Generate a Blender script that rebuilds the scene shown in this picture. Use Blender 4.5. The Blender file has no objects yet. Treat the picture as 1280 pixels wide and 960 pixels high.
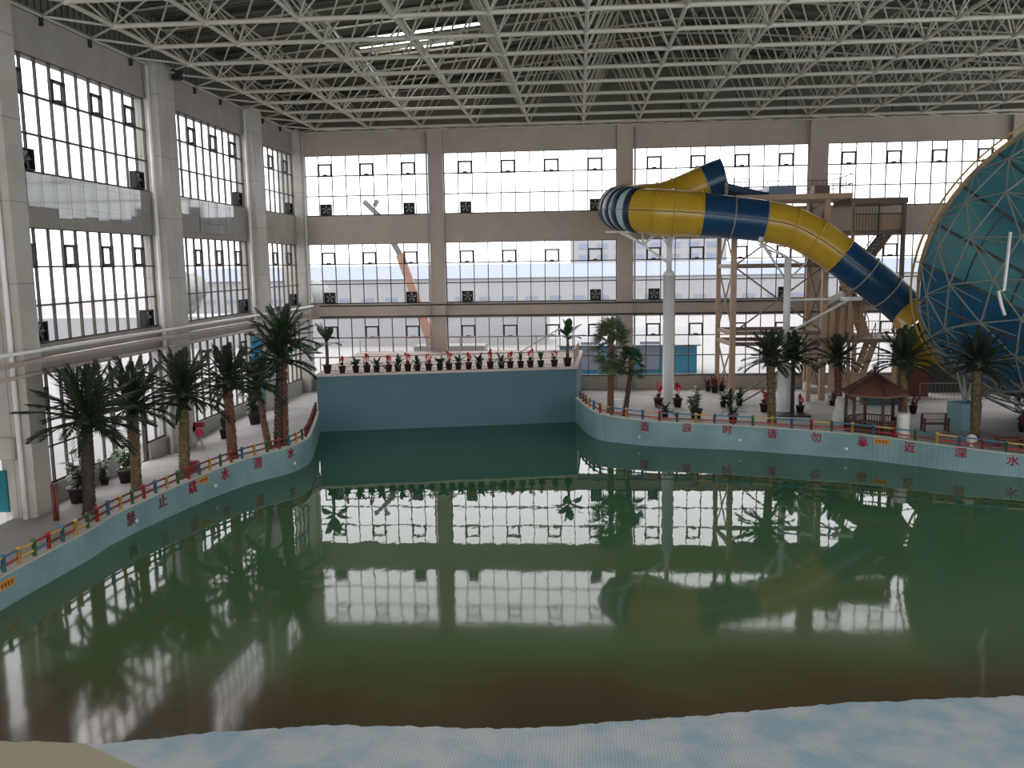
import bpy, math, random
from mathutils import Vector, Matrix
random.seed(7)
PI = math.pi
C = bpy.context.scene.collection
scene = bpy.context.scene

# ------------------------------------------------------------------ camera
H = 7.55                                   # eye height above the pool deck
F_, YAW, PITCH, ROLL = 1108.44, -0.0769, 0.1343, -0.0155
_fw = Vector((math.sin(YAW)*math.cos(PITCH), math.cos(YAW)*math.cos(PITCH), -math.sin(PITCH)))
_r0 = Vector((math.cos(YAW), -math.sin(YAW), 0)); _u0 = _r0.cross(_fw)
CR = _r0*math.cos(ROLL) + _u0*math.sin(ROLL)
CU = -_r0*math.sin(ROLL) + _u0*math.cos(ROLL)
cam_d = bpy.data.cameras.new('camera'); cam = bpy.data.objects.new('camera', cam_d); C.objects.link(cam)
cam_d.sensor_width = 36; cam_d.lens = F_*36/1280; cam_d.clip_end = 600
cam.matrix_world = Matrix(((CR.x, CU.x, -_fw.x, 0), (CR.y, CU.y, -_fw.y, 0), (CR.z, CU.z, -_fw.z, H), (0, 0, 0, 1)))
scene.camera = cam
def ray(x, y): return CR*((x-640)/F_) - CU*((y-480)/F_) + _fw
O_ = Vector((0, 0, H))
def RY(x, y, Y): d = ray(x, y); return O_ + d*(Y/d.y)
def RX(x, y, X): d = ray(x, y); return O_ + d*(X/d.x)
def RZ(x, y, Z): d = ray(x, y); return O_ + d*((Z-H)/d.z)

# ------------------------------------------------------------------ light
world = bpy.data.worlds.new('overcast_sky'); scene.world = world; world.use_nodes = True
wn = world.node_tree.nodes; wl = world.node_tree.links
bg = wn['Background']; bg.inputs['Strength'].default_value = 2.5
tc = wn.new('ShaderNodeTexCoord'); sep = wn.new('ShaderNodeSeparateXYZ'); rmp = wn.new('ShaderNodeValToRGB')
wl.new(tc.outputs['Generated'], sep.inputs[0]); wl.new(sep.outputs['Z'], rmp.inputs[0]); wl.new(rmp.outputs[0], bg.inputs[0])
rmp.color_ramp.elements[0].position = 0.0; rmp.color_ramp.elements[0].color = (.78, .79, .82, 1)
rmp.color_ramp.elements[1].position = 0.35; rmp.color_ramp.elements[1].color = (1, .99, .99, 1)
sun_d = bpy.data.lights.new('hazy_sun', 'SUN'); sun_d.energy = 0.6; sun_d.angle = 0.5; sun_d.color = (1, .97, .92)
sun = bpy.data.objects.new('hazy_sun', sun_d); C.objects.link(sun); sun.rotation_euler = (math.radians(50), 0, math.radians(-150))
scene.view_settings.view_transform = 'Standard'; scene.view_settings.look = 'None'
scene.view_settings.exposure = 0.38; scene.view_settings.gamma = 1.0; scene.view_settings.use_curve_mapping = False
scene.cycles.max_bounces = 8; scene.cycles.diffuse_bounces = 5; scene.cycles.transparent_max_bounces = 24
scene.cycles.use_denoising = True; scene.cycles.caustics_reflective = False; scene.cycles.caustics_refractive = False

# ------------------------------------------------------------------ materials
def mat(name, col, rough=.7, metal=0, spec=.4, noise=None, bump=0, scale=6, trans=0):
    m = bpy.data.materials.new(name); m.use_nodes = True
    N = m.node_tree.nodes; L = m.node_tree.links; b = N['Principled BSDF']
    b.inputs['Base Color'].default_value = (*col, 1); b.inputs['Roughness'].default_value = rough
    b.inputs['Metallic'].default_value = metal; b.inputs['Specular IOR Level'].default_value = spec
    if trans: b.inputs['Transmission Weight'].default_value = trans
    if noise or bump:
        t = N.new('ShaderNodeTexCoord'); n = N.new('ShaderNodeTexNoise'); n.inputs['Scale'].default_value = scale
        n.inputs['Detail'].default_value = 5; L.new(t.outputs['Object'], n.inputs['Vector'])
        if noise:
            r = N.new('ShaderNodeValToRGB'); r.color_ramp.elements[0].position = .3; r.color_ramp.elements[1].position = .7
            r.color_ramp.elements[0].color = (*noise, 1); r.color_ramp.elements[1].color = (*col, 1)
            L.new(n.outputs[0], r.inputs[0]); L.new(r.outputs[0], b.inputs['Base Color'])
        if bump:
            bp = N.new('ShaderNodeBump'); bp.inputs['Strength'].default_value = bump
            L.new(n.outputs[0], bp.inputs['Height']); L.new(bp.outputs[0], b.inputs['Normal'])
    return m
M = {}
def brick_mat(name, c1, c2, mortar, bw, bh, ms=.01, rough=.6, axis='XZ', off=0.0, sc=1.0, spec=.4):
    m = mat(name, c1, rough, spec=spec); N = m.node_tree.nodes; L = m.node_tree.links; b = N['Principled BSDF']
    t = N.new('ShaderNodeTexCoord'); s = N.new('ShaderNodeSeparateXYZ'); c = N.new('ShaderNodeCombineXYZ')
    L.new(t.outputs['Object'], s.inputs[0])
    if axis == 'SUM':
        a = N.new('ShaderNodeMath'); L.new(s.outputs['X'], a.inputs[0]); L.new(s.outputs['Y'], a.inputs[1]); L.new(a.outputs[0], c.inputs[0])
        L.new(s.outputs['Z'], c.inputs[1])
    else:
        L.new(s.outputs[axis[0]], c.inputs[0]); L.new(s.outputs[axis[1]], c.inputs[1])
    k = N.new('ShaderNodeTexBrick'); L.new(c.outputs[0], k.inputs['Vector'])
    k.inputs['Color1'].default_value = (*c1, 1); k.inputs['Color2'].default_value = (*c2, 1); k.inputs['Mortar'].default_value = (*mortar, 1)
    k.inputs['Scale'].default_value = sc; k.inputs['Mortar Size'].default_value = ms
    k.inputs['Brick Width'].default_value = bw; k.inputs['Row Height'].default_value = bh; k.offset = off
    n = N.new('ShaderNodeTexNoise'); n.inputs['Scale'].default_value = .7; n.inputs['Detail'].default_value = 6; L.new(t.outputs['Object'], n.inputs['Vector'])
    mx = N.new('ShaderNodeMix'); mx.data_type = 'RGBA'; mx.blend_type = 'MULTIPLY'; mx.inputs[0].default_value = 1
    r = N.new('ShaderNodeValToRGB'); r.color_ramp.elements[0].color = (.78, .77, .75, 1); r.color_ramp.elements[1].color = (1, 1, 1, 1)
    r.color_ramp.elements[0].position = .3; r.color_ramp.elements[1].position = .65
    L.new(n.outputs[0], r.inputs[0]); L.new(k.outputs[0], mx.inputs[6]); L.new(r.outputs[0], mx.inputs[7]); L.new(mx.outputs[2], b.inputs['Base Color'])
    return m
M['cladding'] = brick_mat('stone_cladding', (.52, .49, .44), (.48, .45, .405), (.24, .22, .20), 1.6, 2.4, .012, .55, 'SUM')
M['plaster'] = mat('rough_plaster', (.36, .335, .30), .9, noise=(.30, .28, .25), scale=1.2)
M['beam_face'] = mat('beam_plaster', (.46, .40, .345), .85, noise=(.40, .345, .30), scale=.8)
M['gloss_panel'] = brick_mat('glossy_panel', (.36, .38, .38), (.31, .33, .33), (.16, .17, .17), .75, .8, .012, .06, 'YZ', .5, spec=.9)
M['roof'] = brick_mat('roof_sheet', (.22, .205, .165), (.17, .17, .135), (.06, .06, .05), 6.0, .38, .05, .8, 'XY')
M['truss'] = mat('truss_paint', (.51, .49, .42), .5, spec=.5)
M['frame_dark'] = mat('dark_window_frame', (.03, .028, .026), .5)
M['frame_grey'] = mat('grey_window_frame', (.075, .068, .06), .5)
M['black'] = mat('black_plastic', (.012, .012, .012), .5)
M['deck'] = mat('deck_concrete', (.46, .445, .435), .75, noise=(.37, .355, .35), scale=.5, bump=.02)
M['coping'] = mat('coping_cream', (.60, .58, .52), .8)
M['paint_blue'] = brick_mat('pool_mosaic', (.255, .405, .43), (.235, .385, .42), (.21, .34, .37), .05, .05, .006, .45, 'SUM')
M['stage_blue_shaded'] = mat('stage_paint_shaded', (.095, .18, .215), .6, noise=(.08, .16, .19), scale=.6)  # pool wall blue made darker; the shade is in the colour
M['white'] = mat('white_paint', (.75, .74, .72), .4)
M['white_steel'] = mat('white_steel', (.72, .73, .72), .35)
M['pink_floor'] = mat('pinkish_floor', (.62, .52, .48), .8)
M['rail'] = mat('rail_paint', (.42, .34, .31), .5)
M['tan'] = mat('tan_paint', (.46, .32, .21), .5, noise=(.40, .28, .19), scale=2)
M['brown'] = mat('brown_paint', (.20, .145, .11), .6)
M['yellow'] = mat('yellow_fibreglass', (.60, .37, .03), .28, spec=.5, noise=(.52, .32, .025), scale=1)
M['blue'] = mat('blue_fibreglass', (.010, .062, .14), .28, spec=.5, noise=(.008, .05, .12), scale=1)
M['pale'] = mat('pale_blue_fibreglass', (.42, .60, .68), .3, noise=(.50, .60, .64), scale=1)
M['dark_band'] = mat('dark_blue_band', (.012, .03, .055), .4)
M['steel'] = mat('galvanised_steel', (.27, .28, .25), .5, .2)
M['dark_steel'] = mat('dark_steel', (.055, .06, .06), .5)
M['gold'] = mat('ochre_edge', (.40, .25, .08), .5)
M['red_paint'] = mat('red_paint', (.30, .018, .045), .5)
M['fence_red'] = mat('fence_red', (.40, .04, .035), .5); M['fence_blue'] = mat('fence_blue', (.05, .17, .30), .5)
M['fence_green'] = mat('fence_green', (.04, .17, .07), .5); M['fence_yellow'] = mat('fence_yellow', (.62, .36, .10), .5)
M['fence_maroon'] = mat('fence_maroon', (.16, .045, .04), .6)
M['wood'] = mat('dark_red_wood', (.085, .03, .024), .6, noise=(.06, .024, .02), scale=4)
M['roof_wood'] = mat('pavilion_roof', (.20, .105, .07), .7, noise=(.15, .08, .055), scale=5)
M['pot'] = mat('black_pot', (.03, .022, .02), .5); M['pot_brown'] = mat('brown_pot', (.05, .022, .02), .5)
M['leaf'] = mat('leaf_green', (.035, .085, .035), .5, noise=(.02, .05, .022), scale=3)
M['leaf_light'] = mat('leaf_light_green', (.10, .19, .07), .5, noise=(.05, .11, .04), scale=3)
M['leaf_dark'] = mat('palm_leaf_dark', (.030, .050, .022), .6, noise=(.014, .024, .012), scale=2)
M['leaf_grey'] = mat('palm_leaf_pale', (.12, .16, .085), .5, noise=(.04, .065, .03), scale=2)
M['flower'] = mat('red_bract', (.55, .02, .05), .5)
M['bark'] = mat('palm_bark', (.20, .145, .075), .9, noise=(.07, .05, .03), scale=9, bump=.4)
M['bark_red'] = mat('palm_bark_red', (.22, .10, .06), .9, noise=(.07, .03, .022), scale=8, bump=.4)
M['bark_dark'] = mat('palm_bark_dark', (.07, .055, .045), .9, noise=(.04, .03, .03), scale=8)
M['spike'] = mat('leaf_base', (.20, .11, .075), .9, noise=(.09, .045, .03), scale=5)
M['wrap'] = mat('white_wrap', (.72, .71, .68), .5, bump=.3, scale=5)
M['teal'] = mat('teal_board', (.006, .13, .16), .5); M['banner_blue'] = mat('blue_banner', (.02, .20, .36), .5)
M['orange'] = mat('orange_sticker', (.62, .28, .05), .5)
M['asphalt'] = mat('forecourt', (.26, .255, .255), .9, noise=(.235, .23, .23), scale=.2)
M['far_white'] = mat('far_wall', (.30, .305, .32), .9, noise=(.285, .29, .305), scale=.3)
M['far_blue'] = mat('far_blue_roof', (.20, .23, .30), .8); M['shed_blue'] = mat('shed_blue', (.03, .19, .30), .6)
M['far_tree'] = mat('far_tree', (.20, .215, .20), .9, noise=(.26, .275, .27), scale=1.5)
M['crane'] = mat('crane_orange', (.26, .15, .11), .6); M['crane_grey'] = mat('crane_grey', (.13, .125, .125), .6)
M['plinth'] = mat('plinth_blue', (.20, .34, .38), .7)
M['skylight'] = mat('skylight', (.9, .95, .9), .3)

def glass_mat(name, tint, refl=.5):
    m = bpy.data.materials.new(name); m.use_nodes = True; N = m.node_tree.nodes; L = m.node_tree.links; N.clear()
    o = N.new('ShaderNodeOutputMaterial'); mx = N.new('ShaderNodeMixShader'); t = N.new('ShaderNodeBsdfTransparent'); g = N.new('ShaderNodeBsdfGlossy')
    fr = N.new('ShaderNodeFresnel'); fr.inputs[0].default_value = 1.4; mu = N.new('ShaderNodeMath'); mu.operation = 'MULTIPLY'; mu.inputs[1].default_value = refl
    t.inputs[0].default_value = (*tint, 1); g.inputs['Roughness'].default_value = .03
    L.new(fr.outputs[0], mu.inputs[0]); L.new(mu.outputs[0], mx.inputs[0]); L.new(t.outputs[0], mx.inputs[1]); L.new(g.outputs[0], mx.inputs[2]); L.new(mx.outputs[0], o.inputs[0])
    return m
M['glass'] = glass_mat('window_glass', (.95, .95, .96))
M['skyglass'] = glass_mat('skylight_sheet', (.9, .95, .9), .3)

def translucent(name, col, tr=.45):
    m = bpy.data.materials.new(name); m.use_nodes = True; N = m.node_tree.nodes; L = m.node_tree.links
    b = N['Principled BSDF']; b.inputs['Roughness'].default_value = .35
    o = N['Material Output']; mx = N.new('ShaderNodeMixShader'); t = N.new('ShaderNodeBsdfTranslucent'); mx.inputs[0].default_value = tr
    tcn = N.new('ShaderNodeTexCoord'); n = N.new('ShaderNodeTexNoise'); n.inputs['Scale'].default_value = .5
    r = N.new('ShaderNodeValToRGB'); r.color_ramp.elements[0].color = (col[0]*.7, col[1]*.72, col[2]*.9, 1); r.color_ramp.elements[1].color = (*col, 1)
    r.color_ramp.elements[0].position = .35; r.color_ramp.elements[1].position = .65
    L.new(tcn.outputs['Object'], n.inputs['Vector']); L.new(n.outputs[0], r.inputs[0]); L.new(r.outputs[0], b.inputs['Base Color']); L.new(r.outputs[0], t.inputs[0])
    L.new(b.outputs[0], mx.inputs[1]); L.new(t.outputs[0], mx.inputs[2]); L.new(mx.outputs[0], o.inputs[0])
    return m
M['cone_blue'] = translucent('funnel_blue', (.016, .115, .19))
M['cone_teal_backlit'] = translucent('funnel_teal_backlit', (.075, .25, .26), .5)  # lighter middle panels: light shining through is put into the colour

# ------------------------------------------------------------------ mesh helpers
class MB:
    def __init__(s): s.v = []; s.f = []; s.sm = []
    def poly(s, pts, smooth=False):
        b = len(s.v); s.v += [Vector(p) for p in pts]; s.f.append(tuple(range(b, b+len(pts)))); s.sm.append(smooth); return s
    def box(s, a, b):
        x0, x1 = sorted((a[0], b[0])); y0, y1 = sorted((a[1], b[1])); z0, z1 = sorted((a[2], b[2]))
        k = len(s.v); s.v += [Vector(p) for p in ((x0,y0,z0),(x1,y0,z0),(x1,y1,z0),(x0,y1,z0),(x0,y0,z1),(x1,y0,z1),(x1,y1,z1),(x0,y1,z1))]
        for q in ((0,3,2,1),(4,5,6,7),(0,1,5,4),(1,2,6,5),(2,3,7,6),(3,0,4,7)): s.f.append(tuple(k+i for i in q)); s.sm.append(False)
        return s
    def cbox(s, c, dx, dy, dz, rz=0):
        k = len(s.v); ca, sa = math.cos(rz), math.sin(rz)
        for z in (0, dz):
            for x, y in ((-dx/2,-dy/2),(dx/2,-dy/2),(dx/2,dy/2),(-dx/2,dy/2)): s.v.append(Vector((c[0]+x*ca-y*sa, c[1]+x*sa+y*ca, c[2]+z)))
        for q in ((0,3,2,1),(4,5,6,7),(0,1,5,4),(1,2,6,5),(2,3,7,6),(3,0,4,7)): s.f.append(tuple(k+i for i in q)); s.sm.append(False)
        return s
    def bar(s, a, b, w, h=None):
        a = Vector(a); b = Vector(b); h = h or w; d = (b-a)
        if d.length < 1e-6: return s
        d.normalize(); up = Vector((0,0,1)) if abs(d.z) < .95 else Vector((0,1,0))
        x = d.cross(up).normalized(); y = x.cross(d); k = len(s.v)
        for p in (a, b):
            for i, j in ((-1,-1),(1,-1),(1,1),(-1,1)): s.v.append(p + x*(i*w/2) + y*(j*h/2))
        for q in ((0,1,2,3),(7,6,5,4),(0,4,5,1),(1,5,6,2),(2,6,7,3),(3,7,4,0)): s.f.append(tuple(k+i for i in q)); s.sm.append(False)
        return s
    def tube(s, pts, r, n=8, cap=True, closed=False):
        pts = [Vector(p) for p in pts]; rs = r if isinstance(r, (list, tuple)) else [r]*len(pts); k = len(s.v); prev = None
        for i, p in enumerate(pts):
            d = (pts[min(i+1, len(pts)-1)] - pts[max(i-1, 0)])
            if d.length < 1e-9: d = Vector((0,0,1))
            d.normalize()
            if prev is None: up = Vector((0,0,1)) if abs(d.z) < .95 else Vector((0,1,0)); x = d.cross(up).normalized()
            else: x = (prev - d*prev.dot(d)).normalized()
            prev = x; y = d.cross(x)
            for j in range(n):
                a = 2*PI*j/n; s.v.append(p + (x*math.cos(a) + y*math.sin(a))*rs[i])
        for i in range(len(pts)-1):
            for j in range(n):
                a = k+i*n+j; b2 = k+i*n+(j+1) % n; s.f.append((a, b2, b2+n, a+n)); s.sm.append(True)
        if cap: s.f.append(tuple(k+j for j in range(n))[::-1]); s.sm.append(False); e = k+(len(pts)-1)*n; s.f.append(tuple(e+j for j in range(n))); s.sm.append(False)
        return s
    def lathe(s, prof, c=(0,0,0), n=16):
        k = len(s.v); c = Vector(c)
        for r, z in prof:
            for j in range(n): a = 2*PI*j/n; s.v.append(c + Vector((r*math.cos(a), r*math.sin(a), z)))
        for i in range(len(prof)-1):
            for j in range(n): a = k+i*n+j; b2 = k+i*n+(j+1) % n; s.f.append((a, b2, b2+n, a+n)); s.sm.append(True)
        s.f.append(tuple(k+j for j in range(n))[::-1]); s.sm.append(False)
        e = k+(len(prof)-1)*n; s.f.append(tuple(e+j for j in range(n))); s.sm.append(False)
        return s
    def mesh(s, name, m):
        me = bpy.data.meshes.new(name); me.from_pydata(s.v, [], s.f); me.polygons.foreach_set('use_smooth', s.sm)
        for x in (m if isinstance(m, (list, tuple)) else [m]): me.materials.append(x)
        me.update(); return me
    def build(s, name, m, parent=None, origin=None, kind=None, label=None):
        inv = None
        if parent is not None: o0 = parent_world(parent)
        else: o0 = Vector(origin) if origin is not None else Vector((0,0,0))
        if o0.length: s.v = [v - o0 for v in s.v]
        o = bpy.data.objects.new(name, s.mesh(name, m)); C.objects.link(o)
        if parent is not None: o.parent = parent
        else: o.location = o0
        if kind: o['kind'] = kind
        if label: o['label'] = label
        return o
def parent_world(p):
    v = Vector((0,0,0))
    while p is not None: v += p.location; p = p.parent
    return v
def tag(o, label, cat, group=None, kind=None):
    o['label'] = label; o['category'] = cat
    if group: o['group'] = group
    if kind: o['kind'] = kind
    return o
def thing(name, label, cat, loc=(0,0,0), group=None):
    o = bpy.data.objects.new(name, None); C.objects.link(o); o.location = loc; o.empty_display_size = .2
    return tag(o, label, cat, group)
def sroot(name, loc=(0,0,0)):
    o = bpy.data.objects.new(name, None); C.objects.link(o); o.location = loc; o['kind'] = 'structure'; return o
def copy_tree(o, parent=None):
    c = o.copy(); C.objects.link(c); c.parent = parent
    for ch in list(o.children): copy_tree(ch, c)
    return c
ORD = ['first','second','third','fourth','fifth','sixth','seventh','eighth','ninth','tenth','eleventh','twelfth','thirteenth','fourteenth','fifteenth','sixteenth','seventeenth']

# ------------------------------------------------------------------ key dimensions (metres, deck floor about z = 0)
XL = -17.0; YB = 54.0
L0, L1, L2, L3, L4, L5 = [z+H for z in (6.6817, 3.0649, 1.3694, -2.2884, -3.1764, -6.8195)]
ZW = -8.1245 + H; ZF = -0.12                # water level, floor level along the walls
RIGHT = 34.0

# pool wall lines: (pixel x, top y, waterline y)
LEFT_W = [(-60,752,795),(0,725,764),(57,693,730.7),(115,661,697.5),(140,646.5,681),(184,625.5,659),(227.5,605,639),(271,587.5,620.5),(315,571.5,604.5),(358.8,558.5,593),(378,552.5,585),(388,545,578),(393,535,566),(397,524,553),(400,513,541)]
RIGHT_W = [(719,497,527),(724,500.5,532),(733,507,541),(744,513.5,548),(757,519,551.5),(781,523.5,554.5),(825,527,558.5),(873,529.5,560.5),(917,531.7,562.5),(960,534,565.3),(1028,538.5,570.5),(1074,542.5,574),(1120,548,579.5),(1167,554.5,585.6),(1214,561,591),(1250,565.5,594.5),(1280,569,597.5),(1350,579,606)]
def wall_line(lst):
    out = []
    for x, yt, yb in lst:
        p = RZ(x, yb, ZW); t = RY(x, yt, p.y); out.append((p.x, p.y, t.z))
    zs = [o[2] for o in out]                    # smooth the heights
    zz = [sum(zs[max(0,i-2):i+3])/len(zs[max(0,i-2):i+3]) for i in range(len(zs))]
    return [(a, b, z) for (a, b, _), z in zip(out, zz)]
LW = wall_line(LEFT_W); RW = wall_line(RIGHT_W)
RW += [(22.5, RW[-1][1]-1.3, RW[-1][2]), (28.0, RW[-1][1]-3.2, RW[-1][2]), (RIGHT, RW[-1][1]-5.6, RW[-1][2])]
LW[0] = (-14.0, 12.0, LW[1][2]-.03); LW.insert(0, (-14.0, 4.0, LW[0][2]))
def resample(line, step):
    P = [Vector(p) for p in line]; out = [P[0]]; acc = 0
    # Catmull-Rom
    fine = []
    for i in range(len(P)-1):
        p0 = P[max(i-1,0)]; p1 = P[i]; p2 = P[i+1]; p3 = P[min(i+2, len(P)-1)]
        for k in range(12):
            t = k/12; fine.append(.5*((2*p1)+(p2-p0)*t+(2*p0-5*p1+4*p2-p3)*t*t+(3*p1-p0-3*p2+p3)*t**3))
    fine.append(P[-1]); out = [fine[0]]; acc = 0
    for a, b in zip(fine, fine[1:]):
        d = (b-a).length; 
        while d > 1e-9 and acc + d >= step:
            t = (step-acc)/d; a = a.lerp(b, t); out.append(a.copy()); d = (b-a).length; acc = 0
        acc += d
    out.append(fine[-1]); return out
LC = resample(LW, .4); RC = resample(RW, .4)
def near(line, x, y):
    best = (1e9, 0)
    for p in line:
        d = (p.x-x)**2 + (p.y-y)**2
        if d < best[0]: best = (d, p.z)
    return math.sqrt(best[0]), best[1]
def deckz(x, y):
    d, zt = near(LC if x < -8 else RC, x, y)
    t = min(d/7.0, 1); return (zt-.05)*(1-t) + ZF*t
def RD(x, y):                                  # pixel -> point on the deck
    z = 0.1
    for _ in range(12): p = RZ(x, y, z); z = .5*z+.5*deckz(p.x, p.y)
    p = RZ(x, y, z); return Vector((p.x, p.y, deckz(p.x, p.y)))

# ------------------------------------------------------------------ ground, floor, water
g = MB().poly([(-160,54.6,-.6),(200,54.6,-.6),(200,330,-.6),(-160,330,-.6)]); g.poly([(-160,-60,-.6),(-18.4,-60,-.6),(-18.4,54.6,-.6),(-160,54.6,-.6)])
g.build('outdoor_ground', M['asphalt'], kind='structure')
def deck_strip(line, side):
    m = MB(); n = 10
    rows = []
    for p in line:
        far = Vector((XL-.1, min(p.y, YB), 0)) if side < 0 else None
        rows.append(p)
    if side < 0:
        # from pool edge straight across to the left wall
        Yend = line[-1].y
        pts = [(p.x-.02, p.y) for p in line]
        for (x0,y0),(x1,y1) in zip(pts, pts[1:]):
            for k in range(n):
                a, b = k/n, (k+1)/n
                q = [(x0+(XL-.3-x0)*a, y0), (x0+(XL-.3-x0)*b, y0), (x1+(XL-.3-x1)*b, y1), (x1+(XL-.3-x1)*a, y1)]
                m.poly([(x, y, deckz(x, y)) for x, y in q])
        x1, y1 = pts[-1]; ny = 14
        for j in range(ny):
            ya, yb = y1+(YB+.2-y1)*j/ny, y1+(YB+.2-y1)*(j+1)/ny
            for k in range(n):
                xa, xb = x1+(XL-.3-x1)*k/n, x1+(XL-.3-x1)*(k+1)/n
                m.poly([(x, y, deckz(x, y)) for x, y in ((xa,ya),(xb,ya),(xb,yb),(xa,yb))])
    else:
        pts = [(p.x, p.y+.02) for p in line]
        for (x0,y0),(x1,y1) in zip(pts, pts[1:]):
            for k in range(16):
                a, b = k/16, (k+1)/16
                q = [(x0, y0+(YB+.2-y0)*a), (x1, y1+(YB+.2-y1)*a), (x1, y1+(YB+.2-y1)*b), (x0, y0+(YB+.2-y0)*b)]
                m.poly([(x, y, deckz(x, y)) for x, y in q])
        x1, y1 = pts[-1]
        for k in range(16):
            ya, yb = y1+(YB+.2-y1)*k/16, y1+(YB+.2-y1)*(k+1)/16
            for j in range(8):
                xa, xb = x1+(RIGHT-x1)*j/8, x1+(RIGHT-x1)*(j+1)/8
                m.poly([(x, y, deckz(x, y)) for x, y in ((xa,ya),(xb,ya),(xb,yb),(xa,yb))])
    return m
deck_strip(LC, -1).build('floor_left_deck', M['deck'], kind='structure')
deck_strip(RC, 1).build('floor_right_deck', M['deck'], kind='structure')

def pool_wall(line, side, name):
    r = sroot(name); m = MB(); c = MB(); nrm = []
    for i, p in enumerate(line):
        t = (line[min(i+1,len(line)-1)]-line[max(i-1,0)]); t.z = 0; t.normalize(); nrm.append(Vector((-t.y, t.x, 0)) if side < 0 else Vector((-t.y, t.x, 0)))
    for i in range(len(line)-1):
        a, b = line[i], line[i+1]; na, nb = nrm[i], nrm[i+1]; bot = ZW-1.6
        za, zb = a.z-.03, b.z-.03
        m.poly([(a.x,a.y,bot),(b.x,b.y,bot),(b.x,b.y,zb),(a.x,a.y,za)])
        m.poly([(a.x+na.x*.22,a.y+na.y*.22,za),(b.x+nb.x*.22,b.y+nb.y*.22,zb),(b.x+nb.x*.22,b.y+nb.y*.22,-1.4),(a.x+na.x*.22,a.y+na.y*.22,-1.4)])
        e = .02
        A = [Vector((a.x-na.x*e,a.y-na.y*e,za)), Vector((a.x-na.x*e,a.y-na.y*e,a.z)), Vector((a.x+na.x*.3,a.y+na.y*.3,a.z)), Vector((a.x+na.x*.3,a.y+na.y*.3,za-.06))]
        B = [Vector((b.x-nb.x*e,b.y-nb.y*e,zb)), Vector((b.x-nb.x*e,b.y-nb.y*e,b.z)), Vector((b.x+nb.x*.3,b.y+nb.y*.3,b.z)), Vector((b.x+nb.x*.3,b.y+nb.y*.3,zb-.06))]
        for k in range(4): c.poly([A[k],B[k],B[(k+1)%4],A[(k+1)%4]])
    m.build('wall_face', M['paint_blue'], r); c.build('coping', M['coping'], r); return nrm
NL = pool_wall(LC, -1, 'wall_pool_left'); NR = pool_wall(RC, 1, 'wall_pool_right')

# stage block
SF = [(-12.95, 42.56), (-0.16, 45.22)]; ZS = 2.31
st = sroot('raised_stage')
def prism(m, pts, z0, z1):
    n = len(pts); m.poly([(x,y,z1) for x,y in pts]); m.poly([(x,y,z0) for x,y in pts][::-1])
    for i in range(n): (x0,y0),(x1,y1) = pts[i], pts[(i+1)%n]; m.poly([(x0,y0,z0),(x1,y1,z0),(x1,y1,z1),(x0,y0,z1)])
    return m
SP = [SF[0], SF[1], (.15, YB-.3), (-13.6, YB-.3)]
prism(MB(), SP, ZW-1.6, ZS-.12).build('stage_body', M['stage_blue_shaded'], st)
prism(MB(), [(SF[0][0]-.04,SF[0][1]-.05),(SF[1][0]+.05,SF[1][1]-.05),(.2,YB-.3),(-13.65,YB-.3)], ZS-.12, ZS).build('stage_floor', M['pink_floor'], st)

# water
wm = bpy.data.materials.new('green_pool_water'); wm.use_nodes = True
N = wm.node_tree.nodes; L = wm.node_tree.links; b = N['Principled BSDF']
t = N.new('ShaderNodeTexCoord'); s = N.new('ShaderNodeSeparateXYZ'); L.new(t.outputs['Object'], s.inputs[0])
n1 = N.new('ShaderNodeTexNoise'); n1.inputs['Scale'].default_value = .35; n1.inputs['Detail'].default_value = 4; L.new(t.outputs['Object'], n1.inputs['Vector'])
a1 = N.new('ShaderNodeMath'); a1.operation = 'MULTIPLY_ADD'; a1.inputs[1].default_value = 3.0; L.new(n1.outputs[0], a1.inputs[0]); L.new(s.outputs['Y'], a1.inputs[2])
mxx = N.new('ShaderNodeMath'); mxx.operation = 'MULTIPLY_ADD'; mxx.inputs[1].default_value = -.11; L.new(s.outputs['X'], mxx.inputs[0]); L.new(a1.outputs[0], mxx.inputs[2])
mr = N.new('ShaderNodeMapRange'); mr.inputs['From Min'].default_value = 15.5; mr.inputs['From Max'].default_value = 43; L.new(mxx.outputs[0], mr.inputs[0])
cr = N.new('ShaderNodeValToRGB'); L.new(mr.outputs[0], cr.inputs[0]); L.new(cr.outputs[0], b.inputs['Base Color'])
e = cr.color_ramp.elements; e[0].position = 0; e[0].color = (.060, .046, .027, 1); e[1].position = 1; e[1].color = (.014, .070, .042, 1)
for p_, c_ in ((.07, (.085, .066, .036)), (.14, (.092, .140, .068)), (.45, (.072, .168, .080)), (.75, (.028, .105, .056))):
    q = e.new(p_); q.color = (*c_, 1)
b.inputs['IOR'].default_value = 1.33; b.inputs['Specular IOR Level'].default_value = .46
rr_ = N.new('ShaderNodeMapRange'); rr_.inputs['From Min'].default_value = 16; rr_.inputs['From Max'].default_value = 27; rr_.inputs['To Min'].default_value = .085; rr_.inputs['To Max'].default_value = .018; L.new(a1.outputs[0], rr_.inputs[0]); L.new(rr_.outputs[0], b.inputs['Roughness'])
mp = N.new('ShaderNodeMapping'); mp.inputs['Scale'].default_value = (1.0, .45, 1); L.new(t.outputs['Object'], mp.inputs[0])
n2 = N.new('ShaderNodeTexNoise'); n2.inputs['Scale'].default_value = 1.3; n2.inputs['Detail'].default_value = 3; L.new(mp.outputs[0], n2.inputs['Vector'])
bp = N.new('ShaderNodeBump'); bp.inputs['Strength'].default_value = .010; bp.inputs['Distance'].default_value = .3; L.new(n2.outputs[0], bp.inputs['Height']); L.new(bp.outputs[0], b.inputs['Normal'])
M['water'] = wm
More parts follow.
